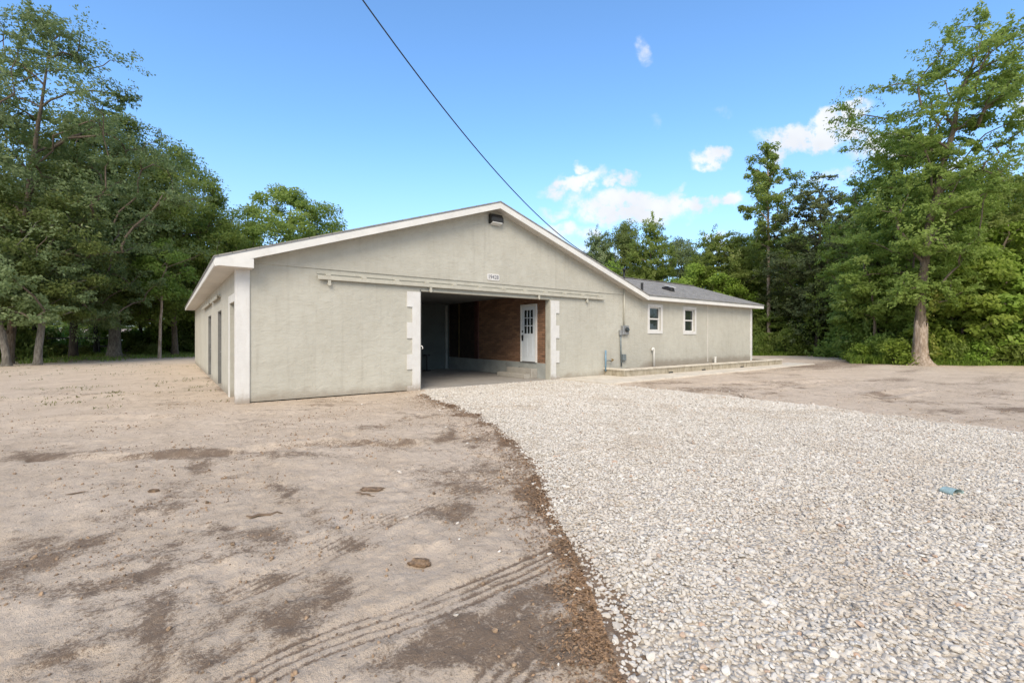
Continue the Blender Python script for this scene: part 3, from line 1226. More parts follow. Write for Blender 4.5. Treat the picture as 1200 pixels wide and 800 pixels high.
r = rail(1, 1.7, 12.12, 2.98)
MB().box(1.7, 12.12, -.022, -.002, 3.075, 3.12).build('rail_board', M['track_paint'], r)
for u in (1.98, 4.78, 8.85, 11.2):
    bb = MB().box(u - .035, u + .035, -.10, -.08, 2.80, 2.94).tube([(u, -.105, 2.83), (u, -.06, 2.83)], .045, 12)
    bb.build('roller_hanger', M['track_paint'], r)
rail(0, 3.9, 6.6, 2.68)
rail(0, 7.2, 11.2, 2.68)

# side doors: white frame on the first, plain recesses on the others
for i, d in enumerate(DOORS):
    z0 = max(d[2], 0)
    leaf = MB().box(.13, .17, d[0] + .03, d[1] - .03, z0 + .02, d[3] - .03)
    for k in range(2):
        zz = z0 + .25 + k * (d[3] - z0) * .47
        leaf.box(.118, .1285, d[0] + .2, d[1] - .2, zz, zz + (d[3] - z0) * .36)
    do = leaf.build('side_door', M['grey_door'], H, bevel=.004)
    MB().tube([(.128, d[1] - .12, 1.05), (.07, d[1] - .12, 1.05), (.07, d[1] - .26, 1.05)], .012, 8).build('handle', M['grey_steel'], do, smooth=True)
    if i == 0:
        fr = MB().box(-.022, -.001, 1.422, 1.63, -.05, 2.52).box(-.022, -.001, .24, 1.42, 2.332, 2.52)
        fr.build('door_frame', M['white_trim'], do)
    else:
        fr = MB().box(.001, .1, d[0] + .001, d[0] + .03, z0, d[3] - .001).box(.001, .1, d[1] - .03, d[1] - .001, z0, d[3] - .001).box(.001, .1, d[0] + .03, d[1] - .03, d[3] - .029, d[3] - .001)
        fr.build('door_frame', M['grey_door'], do)

# roof
RT_ = .03


def slab(poly, name='roof_slope', th=RT_, parent=H, m='grey_shingle'):
    n = len(poly)
    v = [(x, y, z) for x, y, z in poly] + [(x, y, z - th) for x, y, z in poly]
    f = [tuple(range(n)), tuple(range(n, 2 * n))[::-1]] + [(i, (i + 1) % n, n + (i + 1) % n, n + i) for i in range(n)]
    return MB().add(v, f).build(name, M[m], parent)


roof = empty('roof', (0, 0, 0))
roof.parent = H
ze = zr(-.47)
slab([(-.47, -.44, ze), (7, -.44, zr(7)), (7, 20.44, zr(7)), (-.47, 20.44, ze)], parent=roof)
slab([(7, -.44, zr(7)), (14.47, -.44, ze), (14.47, 20.44, ze), (7, 20.44, zr(7))], parent=roof)
WR, zw = 3.8, 3.235


def zwr(y):
    return zw + SL * (y + .44) if y < WR else zw + SL * (WR + .44) - SL * (y - WR)


rz = zwr(WR)
xv = 7 + (5.72 - rz) / SL
ws = slab([(14.44, -.44, zw + .004), (24.52, -.44, zw + .004), (24.52, WR, rz + .004), (xv, WR, rz + .004)], parent=roof)
slab([(24.52, WR, rz + .004), (24.52, 8.04, zw + .004), (14.44, 8.04, zw + .004), (xv, WR, rz + .004)], parent=roof)
MB().box(xv + .3, 24.53, WR - .13, WR + .13, rz + .0, rz + .02).build('ridge_cap', M['grey_shingle'], roof)
# vents on the wing's front slope
vz = zwr(.65)
pv = front = None
b = MB().tube([(14.95, .3, zwr(.3) - .02), (14.95, .3, zwr(.3) + .34)], .055, 12)
b.build('vent_pipe', M['black_metal'], roof, smooth=False)
x0, y0 = 18.1, 1.15
b = MB().prism([(y0 - .28, zwr(y0 - .28) + .005), (y0 + .28, zwr(y0 + .28) + .005), (y0 + .25, zwr(y0 + .28) + .08), (y0 - .02, zwr(y0) + .2), (y0 - .24, zwr(y0 - .2) + .16)], 0, x0 - .15, x0 + .13)
tv = b.build('roof_vent', M['black_metal'], roof, bevel=.01)
MB().prism([(y0 - .3, zwr(y0) + .10), (y0 + .2, zwr(y0) + .25), (y0 + .2, zwr(y0) + .27), (y0 - .3, zwr(y0) + .12)], 0, x0 - .02, x0 + .2).build('vent_lid', M['white_trim'], tv)

# rakes, fascias, soffits
TF = .2


def rake(xa, xb, y0, y1, name, m, top=-.032, th=TF):
    za, zb = zr(xa), zr(xb)
    return MB().prism([(xa, za + top), (xb, zb + top), (xb, zb + top - th), (xa, za + top - th)], 1, y0, y1).build(name, M[m], H, bevel=.004)


rake(-.45, 6.999, -.425, -.395, 'rake_board', 'white_trim', -.031)
rake(7.001, 14.46, -.425, -.395, 'rake_board', 'white_trim', -.031)
rake(-.3, 6.999, -.394, -.03, 'rake_soffit', 'soffit_paint', -.15, .03)
rake(7.001, 14.425, -.394, -.03, 'rake_soffit', 'soffit_paint', -.15, .03)
rake(-.45, 6.999, -.432, -.4255, 'drip_edge', 'grey_steel', -.0295, .025)
rake(7.001, 14.46, -.432, -.4255, 'drip_edge', 'grey_steel', -.0295, .025)
zs = 3.05
# left eave
MB().box(-.455, -.425, -.393, 20.4, zs - .02, ze - .036).build('fascia', M['white_trim'], H, bevel=.003)
MB().box(-.424, -.002, -.39, 20.4, zs - .0, zs + .02).build('eave_soffit', M['soffit_paint'], H)
MB().box(-.462, -.4555, -.43, 20.4, ze - .07, ze - .032).build('drip_edge', M['grey_steel'], H)
MB().prism([(-.452, zs - .02), (.28, zs - .02), (.28, zr(.28) - .245), (-.452, zr(-.45) - .04)], 1, -.4243, -.3955).build('eave_return', M['white_trim'], H, bevel=.003)
MB().box(-.424, .28, -.3945, -.034, zs - .021, zs - .002).build('eave_soffit', M['soffit_paint'], H)
# right eave beyond the wing
MB().box(14.43, 14.455, 8.1, 20.4, zs - .02, ze - .036).build('fascia', M['white_trim'], H)
# wing front eave
MB().box(14.462, 24.5, -.425, -.395, zs - .02, zw - .03).build('fascia', M['white_trim'], H, bevel=.003)
MB().box(14.43, 24.49, -.394, -.002, zs, zs + .02).build('eave_soffit', M['soffit_paint'], H)
MB().box(14.462, 24.5, -.432, -.4255, zw - .065, zw - .029).build('drip_edge', M['grey_steel'], H)
for ya, yb in ((-.39, WR), (WR, 8.0)):
    MB().prism([(ya, zwr(ya) - .03), (yb, zwr(yb) - .03), (yb, zwr(yb) - .23), (ya, zwr(ya) - .23)], 0, 24.47, 24.5).build('rake_board', M['white_trim'], H)
    MB().prism([(ya, zwr(ya) - .14), (yb, zwr(yb) - .14), (yb, zwr(yb) - .17), (ya, zwr(ya) - .17)], 0, 24.0, 24.468).build('rake_soffit', M['soffit_paint'], H)


# windows on the wing
def window(w):
    x0, x1, z0, z1 = w
    t = .125
    fr = MB().box(x0 - t, x0, -.028, -.001, z0 - t, z1 + t).box(x1, x1 + t, -.028, -.001, z0 - t, z1 + t)
    fr.box(x0, x1, -.028, -.001, z1, z1 + t).box(x0, x1, -.034, -.001, z0 - t, z0)
    wo = fr.build('window', M['white_paint'], H)
    s = MB()
    a = .05
    zm = (z0 + z1) / 2
    s.box(x0, x0 + a, .05, .11, z0, z1).box(x1 - a, x1, .05, .11, z0, z1).box(x0 + a, x1 - a, .05, .11, z1 - a, z1).box(x0 + a, x1 - a, .05, .11, z0, z0 + a)
    s.box(x0 + a, x1 - a, .04, .10, zm - .03, zm + .03)
    s.box(x0 + a, x0 + a + .035, .065, .105, z0 + a, zm - .03).box(x1 - a - .035, x1 - a, .065, .105, z0 + a, zm - .03)
    s.build('sash', M['white_paint'], wo)
    MB().box(x0 + a, x1 - a, .085, .09, zm + .03, z1 - a).build('pane', M['dark_glass'], wo)
    MB().box(x0 + a + .035, x1 - a - .035, .085, .09, z0 + a, zm - .03).build('pane', M['dark_glass'], wo)
    return wo


window(W1)
window(W2)

# garage bay
BX = 9.46
tag(MB().box(.2, BX, .0, 7.2, -.08, .02).build('garage_floor', M['floor_concrete'], H))
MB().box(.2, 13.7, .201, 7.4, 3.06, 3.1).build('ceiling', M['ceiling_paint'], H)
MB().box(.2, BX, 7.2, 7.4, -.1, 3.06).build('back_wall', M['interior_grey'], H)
MB().box(9.2, 9.31, 7.12, 7.198, .02, 3.0).build('corner_post', M['plinth_paint'], H)
MB().box(BX, BX + .14, .201, 7.2, .571, 3.06).build('brick_wall', M['brown_brick'], H)
MB().box(BX - .02, BX + .14, .201, 7.199, -.1, .57).build('plinth', M['plinth_paint'], H, bevel=.004)
pn = MB().box(BX - .03, BX - .001, 4.9, 7.1, .572, 3.05)
for k in range(11):
    zz = .6 + k * .225
    pn.box(BX - .04, BX - .0305, 4.9, 7.1, zz, zz + .2)
pn.build('wood_panel', M['dark_panel'], H)
MB().box(BX - .06, BX - .041, 6.2, 6.27, .575, 3.04).build('panel_strip', M['tan_strip'], H)
MB().box(BX - .065, BX - .001, 4.62, 4.88, .573, 3.045).build('panel_strip', M['red_strip'], H)
MB().tube([(BX - .03, 5.2, .10), (BX - .05, 2.6, .06), (BX - .05, 5.0, .05)], .02, 6).build('floor_pipe', M['plinth_paint'], H)
# entry door
D0, D1, DZ = .80, 1.60, .585
b = MB().box(BX - .05, BX - .001, D0 - .07, D0, DZ - .01, DZ + 2.13).box(BX - .05, BX - .001, D1, D1 + .07, DZ - .01, DZ + 2.13).box(BX - .05, BX - .001, D0, D1, DZ + 2.05, DZ + 2.13)
lf = MB()
GX0, GX1, GZ0, GZ1 = D0 + .14, D1 - .14, DZ + 1.05, DZ + 1.92
xa, xb = BX - .035, BX - .001
lf.box(xa, xb, D0 + .005, GX0, DZ + .02, DZ + 2.045).box(xa, xb, GX1, D1 - .005, DZ + .02, DZ + 2.045).box(xa, xb, GX0, GX1, GZ1, DZ + 2.045).box(xa, xb, GX0, GX1, DZ + .02, GZ0)
for k in (1, 2):
    yy = GX0 + (GX1 - GX0) * k / 3
    lf.box(xa + .004, xb - .01, yy - .014, yy + .014, GZ0, GZ1)
    zz = GZ0 + (GZ1 - GZ0) * k / 3
    lf.box(xa + .006, xb - .012, GX0, GX1, zz - .014, zz + .014)
ym = (D0 + D1) / 2
for ya, yb in ((GX0, ym - .04), (ym + .04, GX1)):
    lf.box(xa - .006, xa - .0005, ya, yb, DZ + .2, DZ + .9)
dr = lf.build('entry_door', M['door_white'], H)
b.build('door_frame', M['white_trim'], dr)
MB().box(BX - .016, BX - .012, GX0, GX1, GZ0, GZ1).build('pane', M['dark_glass'], dr)
MB().box(xa - .03, xa - .001, D1 - .10, D1 - .04, DZ + .78, DZ + 1.0).tube([(xa - .03, D1 - .07, DZ + .95), (xa - .07, D1 - .07, DZ + .95), (xa - .07, D1 - .18, DZ + .95)], .012, 8).build('handle', M['black_metal'], dr)
MB().tube([(xa - .001, D1 - .07, DZ + 1.13), (xa - .03, D1 - .07, DZ + 1.13)], .033, 14).build('deadbolt', M['black_metal'], dr)
MB().box(BX - .06, BX + .02, D0 - .06, D1 + .06, .571, .583).build('threshold', M['grey_steel'], dr)
MB().tube([(BX - .021, 1.75, .33), (BX - .06, 1.75, .33)], .04, 10).build('plinth_vent', M['black_metal'], H)
MB().box(9.16, BX - .021, .7, 2.2, .02, .36).build('step', M['step_concrete'], H, bevel=.012)
MB().box(8.88, 9.159, .75, 2.45, .02, .18).build('step', M['step_concrete'], H, bevel=.012)
# dim stored stool by the back wall of the bay
p = at(500, 20.2)
st = empty('stool', (p[0], p[1], .02))
tag(st, 'black round-topped stool standing at the dim back of the open garage bay', 'stool')
MB().tube([(0, 0, .66), (0, 0, .72)], .17, 20).build('seat', M['black_metal'], st, bevel=.0)
MB().tube([(0, 0, .03), (0, 0, .66)], .035, 12).build('post', M['black_metal'], st)
MB().tube([(0, 0, 0), (0, 0, .03)], [.2, .17], 20).build('base', M['black_metal'], st)

# ------------------------------------------------------------------ things on the front wall
# address plaque
t = empty('number_plaque', (6.99, -.03, 3.40))
tag(t, 'small white address plaque with dark numerals above the garage bay', 'sign')
pl = MB()
n = 10
pts = []
for cx, cz, a0 in ((.19, .06, 0), (-.19, .06, 90), (-.19, -.06, 180), (.19, -.06, 270)):
    for k in range(5):
        a = rad(a0 + k * 22.5)
        pts.append((cx + .045 * math.cos(a), cz + .045 * math.sin(a)))
pl.prism(pts, 1, -.014, 0)
pl.build('plate', M['white_paint'], t)
fc = bpy.data.curves.new('numerals', 'FONT')
fc.body = '19428'
fc.size = .18
fc.align_x = 'CENTER'
fc.align_y = 'CENTER'
fc.extrude = .002
fo = bpy.data.objects.new('numerals', fc)
COL.objects.link(fo)
fo.rotation_euler = (rad(90), 0, 0)
bpy.context.view_layer.update()
dg = bpy.context.evaluated_depsgraph_get()
nm = bpy.data.meshes.new_from_object(fo.evaluated_get(dg))
bpy.data.objects.remove(fo)
nm.materials.clear()
nm.materials.append(M['number_ink'])
no = link('numerals', nm, t, (0, -.0175, -.005))
no.rotation_euler = (rad(90), 0, 0)
no.scale = (.9, 1, 1)

# wall pack light
t = empty('wall_light', (7.04, -.03, 5.22))
tag(t, 'dark bronze wall-pack light under the peak of the gable', 'wall light')
MB().prism([(0, -.15), (0, .16), (-.10, .16), (-.19, .04), (-.19, -.10)], 0, -.23, .23).build('housing', M['black_metal'], t, bevel=.012)
MB().prism([(-.03, -.155), (-.185, -.105), (-.185, -.135), (-.03, -.185)], 0, -.19, .19).build('lens', M['lamp_lens'], t, bevel=.004)

# electric service: mast, meter, conduits
t = empty('electric_meter', (13.30, -.002, 1.5))
tag(t, 'grey electric meter box with conduit up to the eave and pipe down to the planter', 'electric meter')
MB().box(-.10, .26, -.13, 0, .10, .46).build('meter_box', M['grey_steel'], t, bevel=.01)
MB().tube([(.10, -.131, .30), (.10, -.20, .30), (.10, -.23, .30)], [.095, .09, .06], 16).build('meter_glass', M['dark_glass'], t)
MB().box(-.24, -.105, -.10, 0, .08, .28).build('side_box', M['grey_steel'], t, bevel=.008)
MB().tube([(.05, -.045, .461), (.05, -.045, 1.93)], .035, 10).build('conduit', M['track_paint'], t, smooth=True)
b = MB().tube([(.05, -.045, 2.03), (.05, -.045, 2.66)], .032, 10).tube([(.05, -.045, 2.64), (.0, -.10, 2.72), (-.09, -.13, 2.68)], [.05, .06, .05], 10)
b.build('mast', M['black_metal'], t, smooth=True)
MB().tube([(-.17, -.05, .08), (-.16, -.05, -.4), (-.12, -.05, -1.15)], .03, 10).build('conduit', M['zinc_pipe'], t, smooth=True)
MB().box(-.10, .10, -.12, 0, -.93, -.68).build('lower_box', M['zinc_pipe'], t, bevel=.01)

t = empty('water_tap', (12.17, -.12, .30))
tag(t, 'blue painted standpipe with a brass tap between the garage bay and the electric meter', 'tap')
MB().tube([(0, 0, -.1), (0, 0, .70)], .035, 10).build('standpipe', M['blue_paint'], t, smooth=True)
MB().tube([(.03, -.01, .30), (.20, -.02, .30), (.30, -.02, .27)], .02, 8).build('branch', M['zinc_pipe'], t, smooth=True)
MB().tube([(.30, -.02, .27), (.42, -.03, .33)], [.03, .025], 8).tube([(.34, -.03, .32), (.34, -.03, .37)], .03, 8).build('spout', M['brass'], t)

t = MB().tube([(15.23, -.10, .15), (15.23, -.10, .96), (15.22, -.10, 1.01), (15.17, -.10, 1.03), (15.12, -.10, 1.0), (15.12, -.10, .93)], [.042, .042, .046, .046, .046, .046], 12).build('vent_pipe', M['pvc'], smooth=True)
tag(t, 'white plastic vent pipe with a hooked top under the first window', 'pipe')
t = MB().tube([(19.95, -.2, .15), (19.95, -.2, .52)], .05, 12).tube([(19.95, -.2, .521), (19.95, -.2, .56)], .062, 12).build('cleanout_pipe', M['pvc'], smooth=False)
tag(t, 'short white capped pipe stub near the wall joint of the wing', 'pipe')

# power cable
A0, B0, sg = np.array([13.30, -.13, 4.18]), np.array([-2.016, -5.479, 9.444]), 1.603
path = []
for k in range(61):
    s = k / 60 * 1.16
    P = A0 + (B0 - A0) * s
    P[2] -= 4 * s * (1 - s) * sg
    path.append(P)
t = MB().tube(path, .012, 8).build('power_cable', M['cable_rubber'], smooth=True)
tag(t, 'black overhead power cable sagging down to the roof edge', 'cable')

# raised planter of stained block
t = empty('planter', (12.2, 0, 0))
tag(t, 'low planter bed of stained blocks with a pale concrete cap along the wing', 'planter')
PL, PR, PD = 0., 13.1, 1.0
b = MB().box(PL, PL + .18, -PD, -.004, .0, .26).box(PL + .18, PR - .18, -PD, -PD + .18, .0, .26).box(PR - .18, PR, -PD, .6, .0, .26)
b.build('block_wall', M['stained_block'], t)
b = MB().box(PL - .03, PL + .21, -PD - .03, -.004, .262, .325).box(PL + .21, PR - .21, -PD - .03, -PD + .21, .262, .325).box(PR - .21, PR + .03, -PD - .03, .6, .262, .325)
b.build('cap', M['cap_concrete'], t, bevel=.006)
gxx = np.linspace(PL + .18, PR - .18, 160)
gyy = np.linspace(-PD + .18, -.004, 14)
X, Y = np.meshgrid(gxx, gyy)
Z = .2 + .05 * fbm(X * 3, Y * 3, 7, 3) + .02 * (Y + 1)
idx = np.arange(X.size).reshape(X.shape)
Q = np.stack([idx[:-1, :-1], idx[:-1, 1:], idx[1:, 1:], idx[1:, :-1]], -1).reshape(-1, 4)
link('soil_bed', np_mesh('soil_bed', np.stack([X.ravel(), Y.ravel(), Z.ravel()], 1), Q, M['soil'], smooth=True), t)
for u in (2.75, 5.2, 8.6):
    MB().box(u, u + .3, -PD - .004, -PD - .001, .03, .10).build('weep_hole', M['black_metal'], t)


# ------------------------------------------------------------------ small things on the ground
def chunk(name, px, py, l, w, h, rz, m, seed, label, cat, sink=.3):
    p = gnd(px, py)
    rng = random.Random(seed)
    bm = bmesh.new()
    bmesh.ops.create_icosphere(bm, subdivisions=4, radius=.5)
    for v in bm.verts:
        k = 1 + .75 * (fbm(np.array([v.co.x * 5 + seed]), np.array([v.co.y * 6 + v.co.z * 4]), seed, 3)[0] - .5)
        v.co = Vector((math.copysign(abs(v.co.x * 2) ** .7, v.co.x) * l / 2, math.copysign(abs(v.co.y * 2) ** .8, v.co.y) * w / 2, v.co.z * h)) * k
    me = bpy.data.meshes.new(name)
    bm.to_mesh(me)
    bm.free()
    me.materials.append(M[m])
    o = link(name, me, None, (p[0], p[1], float(gz(np.array([p[0]]), np.array([p[1]]))[0]) + h * (.5 - sink)))
    o.rotation_euler = (rng.uniform(-.1, .1), rng.uniform(-.1, .1), rz)
    return tag(o, label, cat)


chunk('wood_chunk', 492, 660, .155, .085, .055, -.75, 'chip_wood', 3, 'broken brown chunk of wood lying in a pale hollow in the sand', 'wood chunk', .15)
chunk('wood_chunk', 180, 575, .09, .05, .035, -.3, 'chip_wood', 8, 'small dark chunk of bark on the sand left of the flat stick', 'wood chunk')
chunk('stone', 436, 572, .22, .11, .03, -.55, 'chip_wood', 11, 'flat brown slab of bark beside the thin curved stick', 'bark')  # flat piece of bark on the sand


def stick(px, py, L, r, rz, bend, label, m='bare_wood', flat=1.):
    p = gnd(px, py)
    z = float(gz(np.array([p[0]]), np.array([p[1]]))[0])
    pts = [((k / 6 - .5) * L, bend * math.sin(k / 6 * math.pi) + .012 * L / .25 * math.sin(k * 2.4 + px), r * .8 + .004 * math.sin(k * 2.)) for k in range(7)]
    o = MB().tube(pts, [r * (.35, .9, 1.15, .85, 1.05, .7, .25)[k] for k in range(7)], 7).build('stick', M[m], smooth=True)
    o.location = (p[0], p[1], z + .004)
    o.rotation_euler = (0, 0, rz)
    o.scale = (1, flat, .6)
    return tag(o, label, 'stick', 'sticks lying about')


stick(310, 601, .28, .011, -.28, .0, 'flat split stick lying on pale sand in the middle of the left yard', flat=2.2)
stick(427, 579, .24, .010, -1.1, .02, 'thin dark curved stick on the sand beside a bark slab')
stick(822, 566, .62, .007, -1.0, .03, 'long thin twig lying on the white gravel')
stick(607, 608, .17, .006, -.3, .02, 'short dark twig at the brown litter edge of the drive')
stick(90, 579, .16, .010, .1, .0, 'small dark stick far left on the sand')

# crumpled teal cup on the gravel
p = gnd(1114, 583)
t = empty('plastic_cup', (p[0], p[1], float(gz(np.array([p[0]]), np.array([p[1]]))[0]) + .045), rad(-112))
tag(t, 'squashed pale teal plastic cup lying on its side on the gravel', 'cup')
b = MB()
n = 18
prof = [(-.06, .036), (-.055, .041), (.055, .054), (.062, .056), (.058, .049), (-.045, .038)]
v, f = [], []
for x, r_ in prof:
    for k in range(n):
        a = 2 * math.pi * k / n
        sq = .78 + .08 * math.sin(3 * a + x * 20)
        v.append((x, r_ * math.cos(a) * 1.3, .01 + r_ * math.sin(a) * sq))
for i in range(len(prof) - 1):
    for k in range(n):
        f.append((i * n + k, i * n + (k + 1) % n, (i + 1) * n + (k + 1) % n, (i + 1) * n + k))
f.append(tuple(range(n))[::-1])
f.append(tuple((len(prof) - 1) * n + k for k in range(n)))
b.add(v, f).build('cup_body', M['teal_plastic'], t, smooth=False)


def scatter_mesh(name, P, size, mat_, rng, up=.8, aspect=.5, label=None, cat=None):
    n = len(P)
    nrm = np.c_[rng.normal(0, 1 - up, n), rng.normal(0, 1 - up, n), np.ones(n)]
    nrm /= np.linalg.norm(nrm, axis=1)[:, None]
    a = rng.uniform(0, 6.28, n)
    tt = np.c_[np.cos(a), np.sin(a), np.zeros(n)]
    tt -= nrm * (tt * nrm).sum(1)[:, None]
    tt /= np.linalg.norm(tt, axis=1)[:, None]
    bb = np.cross(nrm, tt)
    s = size[:, None]
    asp = (aspect * rng.uniform(.5, 1.2, n))[:, None]
    V = np.stack([P - tt * s, P + bb * s * asp + nrm * s * .2, P + tt * s, P - bb * s * asp + nrm * s * .15], 1).reshape(-1, 3)
    Q = np.arange(4 * n).reshape(-1, 4)
    me = np_mesh(name, V, Q, mat_, fattr=dict(tone=rng.random(n)))
    o = link(name, me)
    return tag(o, label, cat, kind='stuff')


def make_litter():
    rng = np.random.default_rng(17)
    n = 90000
    k = rng.integers(0, len(GL) - 1, n)
    G = np.array(GL)
    f = rng.random(n)[:, None]
    P = G[k] * (1 - f) + G[k + 1] * f
    dd = rng.exponential(.16, n) * np.interp(P[:, 1], [-12, -10, -8, -5, -3, -1], [.35, .6, 1.2, 2.0, 2.2, .5])
    x, y = P[:, 0] - dd + .06, P[:, 1]
    rel = np.c_[x, y] - CAM
    t = rel @ FW
    ok = (t > 1.4) & (np.abs(rel @ RT) < t * 1.25) & (y < -1.0) & (rng.random(n) < .14 * (1 + 1.6 * (vn(x * 3, y * 3, 23) > .5)))
    x, y, t = x[ok], y[ok], t[ok]
    z = gz(x, y) + .007
    P = np.c_[x, y, z]
    scatter_mesh('leaf_litter', P, rng.uniform(.005, .020, len(P)), M['litter_leaf'], rng, .72, .4, 'dry brown leaf litter along the rim of the gravel drive', 'leaf litter')
    # a few dry leaves and bark flakes blown over sand and stones
    n = 2600
    x, y = rng.uniform(-8, 9, n), rng.uniform(-10.8, 0, n)
    rel = np.c_[x, y] - CAM
    ok = (rel @ FW > 1.6)
    x, y = x[ok], y[ok]
    e = drive_in(x, y)
    keep = rng.random(len(x)) < np.where(e > 0, .45, .5)
    x, y, e = x[keep], y[keep], e[keep]
    P = np.c_[x, y, gz(x, y) + np.where(e > 0, .052, .006)]
    scatter_mesh('dry_leaves', P, rng.uniform(.006, .02, len(P)), M['litter_leaf'], rng, .7, .45, 'scattered dry leaves and bark flakes over sand and gravel', 'dry leaves')


make_litter()


# ------------------------------------------------------------------ vegetation
def leaf_quads(P, ls, rng, up=.45, droop=.25, aspect=.5, center=None, axis=None):
    n = len(P)
    nrm = rng.normal(0, 1, (n, 3)) * (1 - up) * .7
    nrm[:, 2] += up
    if axis is not None:
        o2 = P[:, :2] - axis
        o2 /= np.linalg.norm(o2, axis=1)[:, None] + 1e-6
        nrm[:, :2] += o2 * .6
    nrm /= np.linalg.norm(nrm, axis=1)[:, None] + 1e-9
    tt = rng.normal(0, 1, (n, 3))
    if center is not None:
        out = P - center
        out /= np.linalg.norm(out, axis=1)[:, None] + 1e-9
        tt = tt * .6 + out
    tt[:, 2] -= droop
    tt -= nrm * (tt * nrm).sum(1)[:, None]
    tt /= np.linalg.norm(tt, axis=1)[:, None] + 1e-9
    bb = np.cross(nrm, tt)
    s = (ls * rng.uniform(.6, 1.35, n))[:, None]
    V = np.stack([P - tt * s, P + bb * s * aspect - tt * s * .15, P + tt * s, P - bb * s * aspect - tt * s * .15], 1).reshape(-1, 3)
    return V


def tree_data(seed, Ht, R, cb, prof, nclump, nleaf, ls, clr, tr, lean=(0., 0.), flat=.6, up=.4, droop=.3, aspect=.45,
              lump=.55, flare=1.5, inner=.45, trunk_top=.9, bend=.25, spray=False, leanp=1.2):
    """skeleton grown to leaf clumps; returns trunk (V,Q) and crown (V, tone)"""
    rng = np.random.default_rng(seed)
    nt_ = 16
    hh = np.r_[0, .03, np.linspace(.09, 1, nt_ - 2)]
    wx = np.cumsum(rng.normal(0, bend / nt_ ** .5, nt_))
    wy = np.cumsum(rng.normal(0, bend / nt_ ** .5, nt_))
    TR = np.c_[lean[0] * hh ** leanp + (wx - wx[0]) * hh, lean[1] * hh ** leanp + (wy - wy[0]) * hh, hh * Ht * trunk_top]
    trad = tr * (1 - hh) ** .75 + .02
    trad[0] *= flare
    trad[1] *= 1 + (flare - 1) * .25
    pu, pr = zip(*prof)
    # clump centres
    C = []
    ph0 = rng.uniform(0, 50)
    while len(C) < nclump:
        u = rng.random()
        rm = np.interp(u, pu, pr)
        if rng.random() > max(rm, .12) ** 1.3:
            continue
        a = rng.uniform(0, 2 * np.pi)
        lm = 1 - lump + 2 * lump * float(vn(np.array([np.cos(a) * 1.5 + u * 3.1 + ph0]), np.array([np.sin(a) * 1.5 + u * 4 + ph0]), seed)[0]) * 1.0
        r = R * rm * lm * rng.random() ** inner
        z = Ht * (cb + (1 - cb) * u) - r * .12
        ax = np.array([np.interp(z, TR[:, 2], TR[:, 0]), np.interp(z, TR[:, 2], TR[:, 1])])
        C.append((ax[0] + r * np.cos(a), ax[1] + r * np.sin(a), min(z, Ht)))
    C = np.array(C)
    axd = np.hypot(C[:, 0] - np.interp(C[:, 2], TR[:, 2], TR[:, 0]), C[:, 1] - np.interp(C[:, 2], TR[:, 2], TR[:, 1]))
    order = np.argsort(axd)
    nodes = [tuple(p) for p in TR]
    par = [-1] + list(range(nt_ - 1))
    chains = []
    kmin = max(1, int(nt_ * cb / trunk_top * .75))
    for i in order:
        p = C[i]
        ND = np.array(nodes[kmin:])
        d = ND - p
        cost = np.linalg.norm(d, axis=1) + 1.1 * np.maximum(0, d[:, 2] + .25 * np.hypot(d[:, 0], d[:, 1]))
        j = int(np.argmin(cost)) + kmin
        q = np.array(nodes[j])
        ch = [j]
        dist = np.linalg.norm(p - q)
        for f in (1 / 3, 2 / 3, 1.):
            m = q + (p - q) * f
            m[2] += .10 * dist * math.sin(f * math.pi)
            m[:2] += rng.normal(0, .05 * dist, 2) * (f < 1)
            nodes.append(tuple(m))
            par.append(ch[-1])
            ch.append(len(nodes) - 1)
        chains.append(ch)
    cnt = np.ones(len(nodes))
    for i in range(len(nodes) - 1, nt_ - 1, -1):
        if par[i] >= nt_:
            cnt[par[i]] += cnt[i]
    rn = np.minimum(.0075 * Ht / 12 * (cnt ** .5) + .004, .4 * tr)
    rn[:nt_] = trad
    mb = MB()
    mb.tube(TR, list(trad), 10, cap=False)
    for ch in chains:
        rr = [min(rn[k], rn[ch[1]] * 1.15) for k in ch]
        rr[-1] *= .5
        mb.tube([nodes[k] for k in ch], rr, 5, cap=False)
    # leaves
    npc = np.maximum(6, (1.3 * nleaf / nclump * rng.uniform(.6, 1.4, nclump)).astype(int))
    ci = np.repeat(np.arange(nclump), npc)
    n = len(ci)
    g = rng.normal(0, 1, (n, 3))
    g /= np.linalg.norm(g, axis=1)[:, None]
    rr = rng.random(n) ** .5
    cr = clr * rng.uniform(.65, 1.35, nclump)
    g = g * rr[:, None] * cr[ci][:, None]
    g[:, 2] *= flat
    if spray:
        # leaves strung along short twigs inside each clump
        tw = rng.normal(0, 1, (nclump, 7, 3))
        tw[:, :, 2] = tw[:, :, 2] * .45 + .1
        tw /= np.linalg.norm(tw, axis=2)[:, :, None]
        ti = rng.integers(0, 7, n)
        s = rng.random(n)[:, None] ** .7
        g = tw[ci, ti] * s * cr[ci][:, None] * 1.25 + g * .28
    P = C[ci] + g
    ct = rng.random(nclump)
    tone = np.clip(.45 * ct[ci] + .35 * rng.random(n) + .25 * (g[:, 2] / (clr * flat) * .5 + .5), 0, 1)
    AX = np.c_[np.interp(P[:, 2], TR[:, 2], TR[:, 0]), np.interp(P[:, 2], TR[:, 2], TR[:, 1])]
    V = leaf_quads(P, np.full(n, ls * 1.12), rng, up, droop, aspect * 1.1, C[ci], AX)
    return mb, V, tone


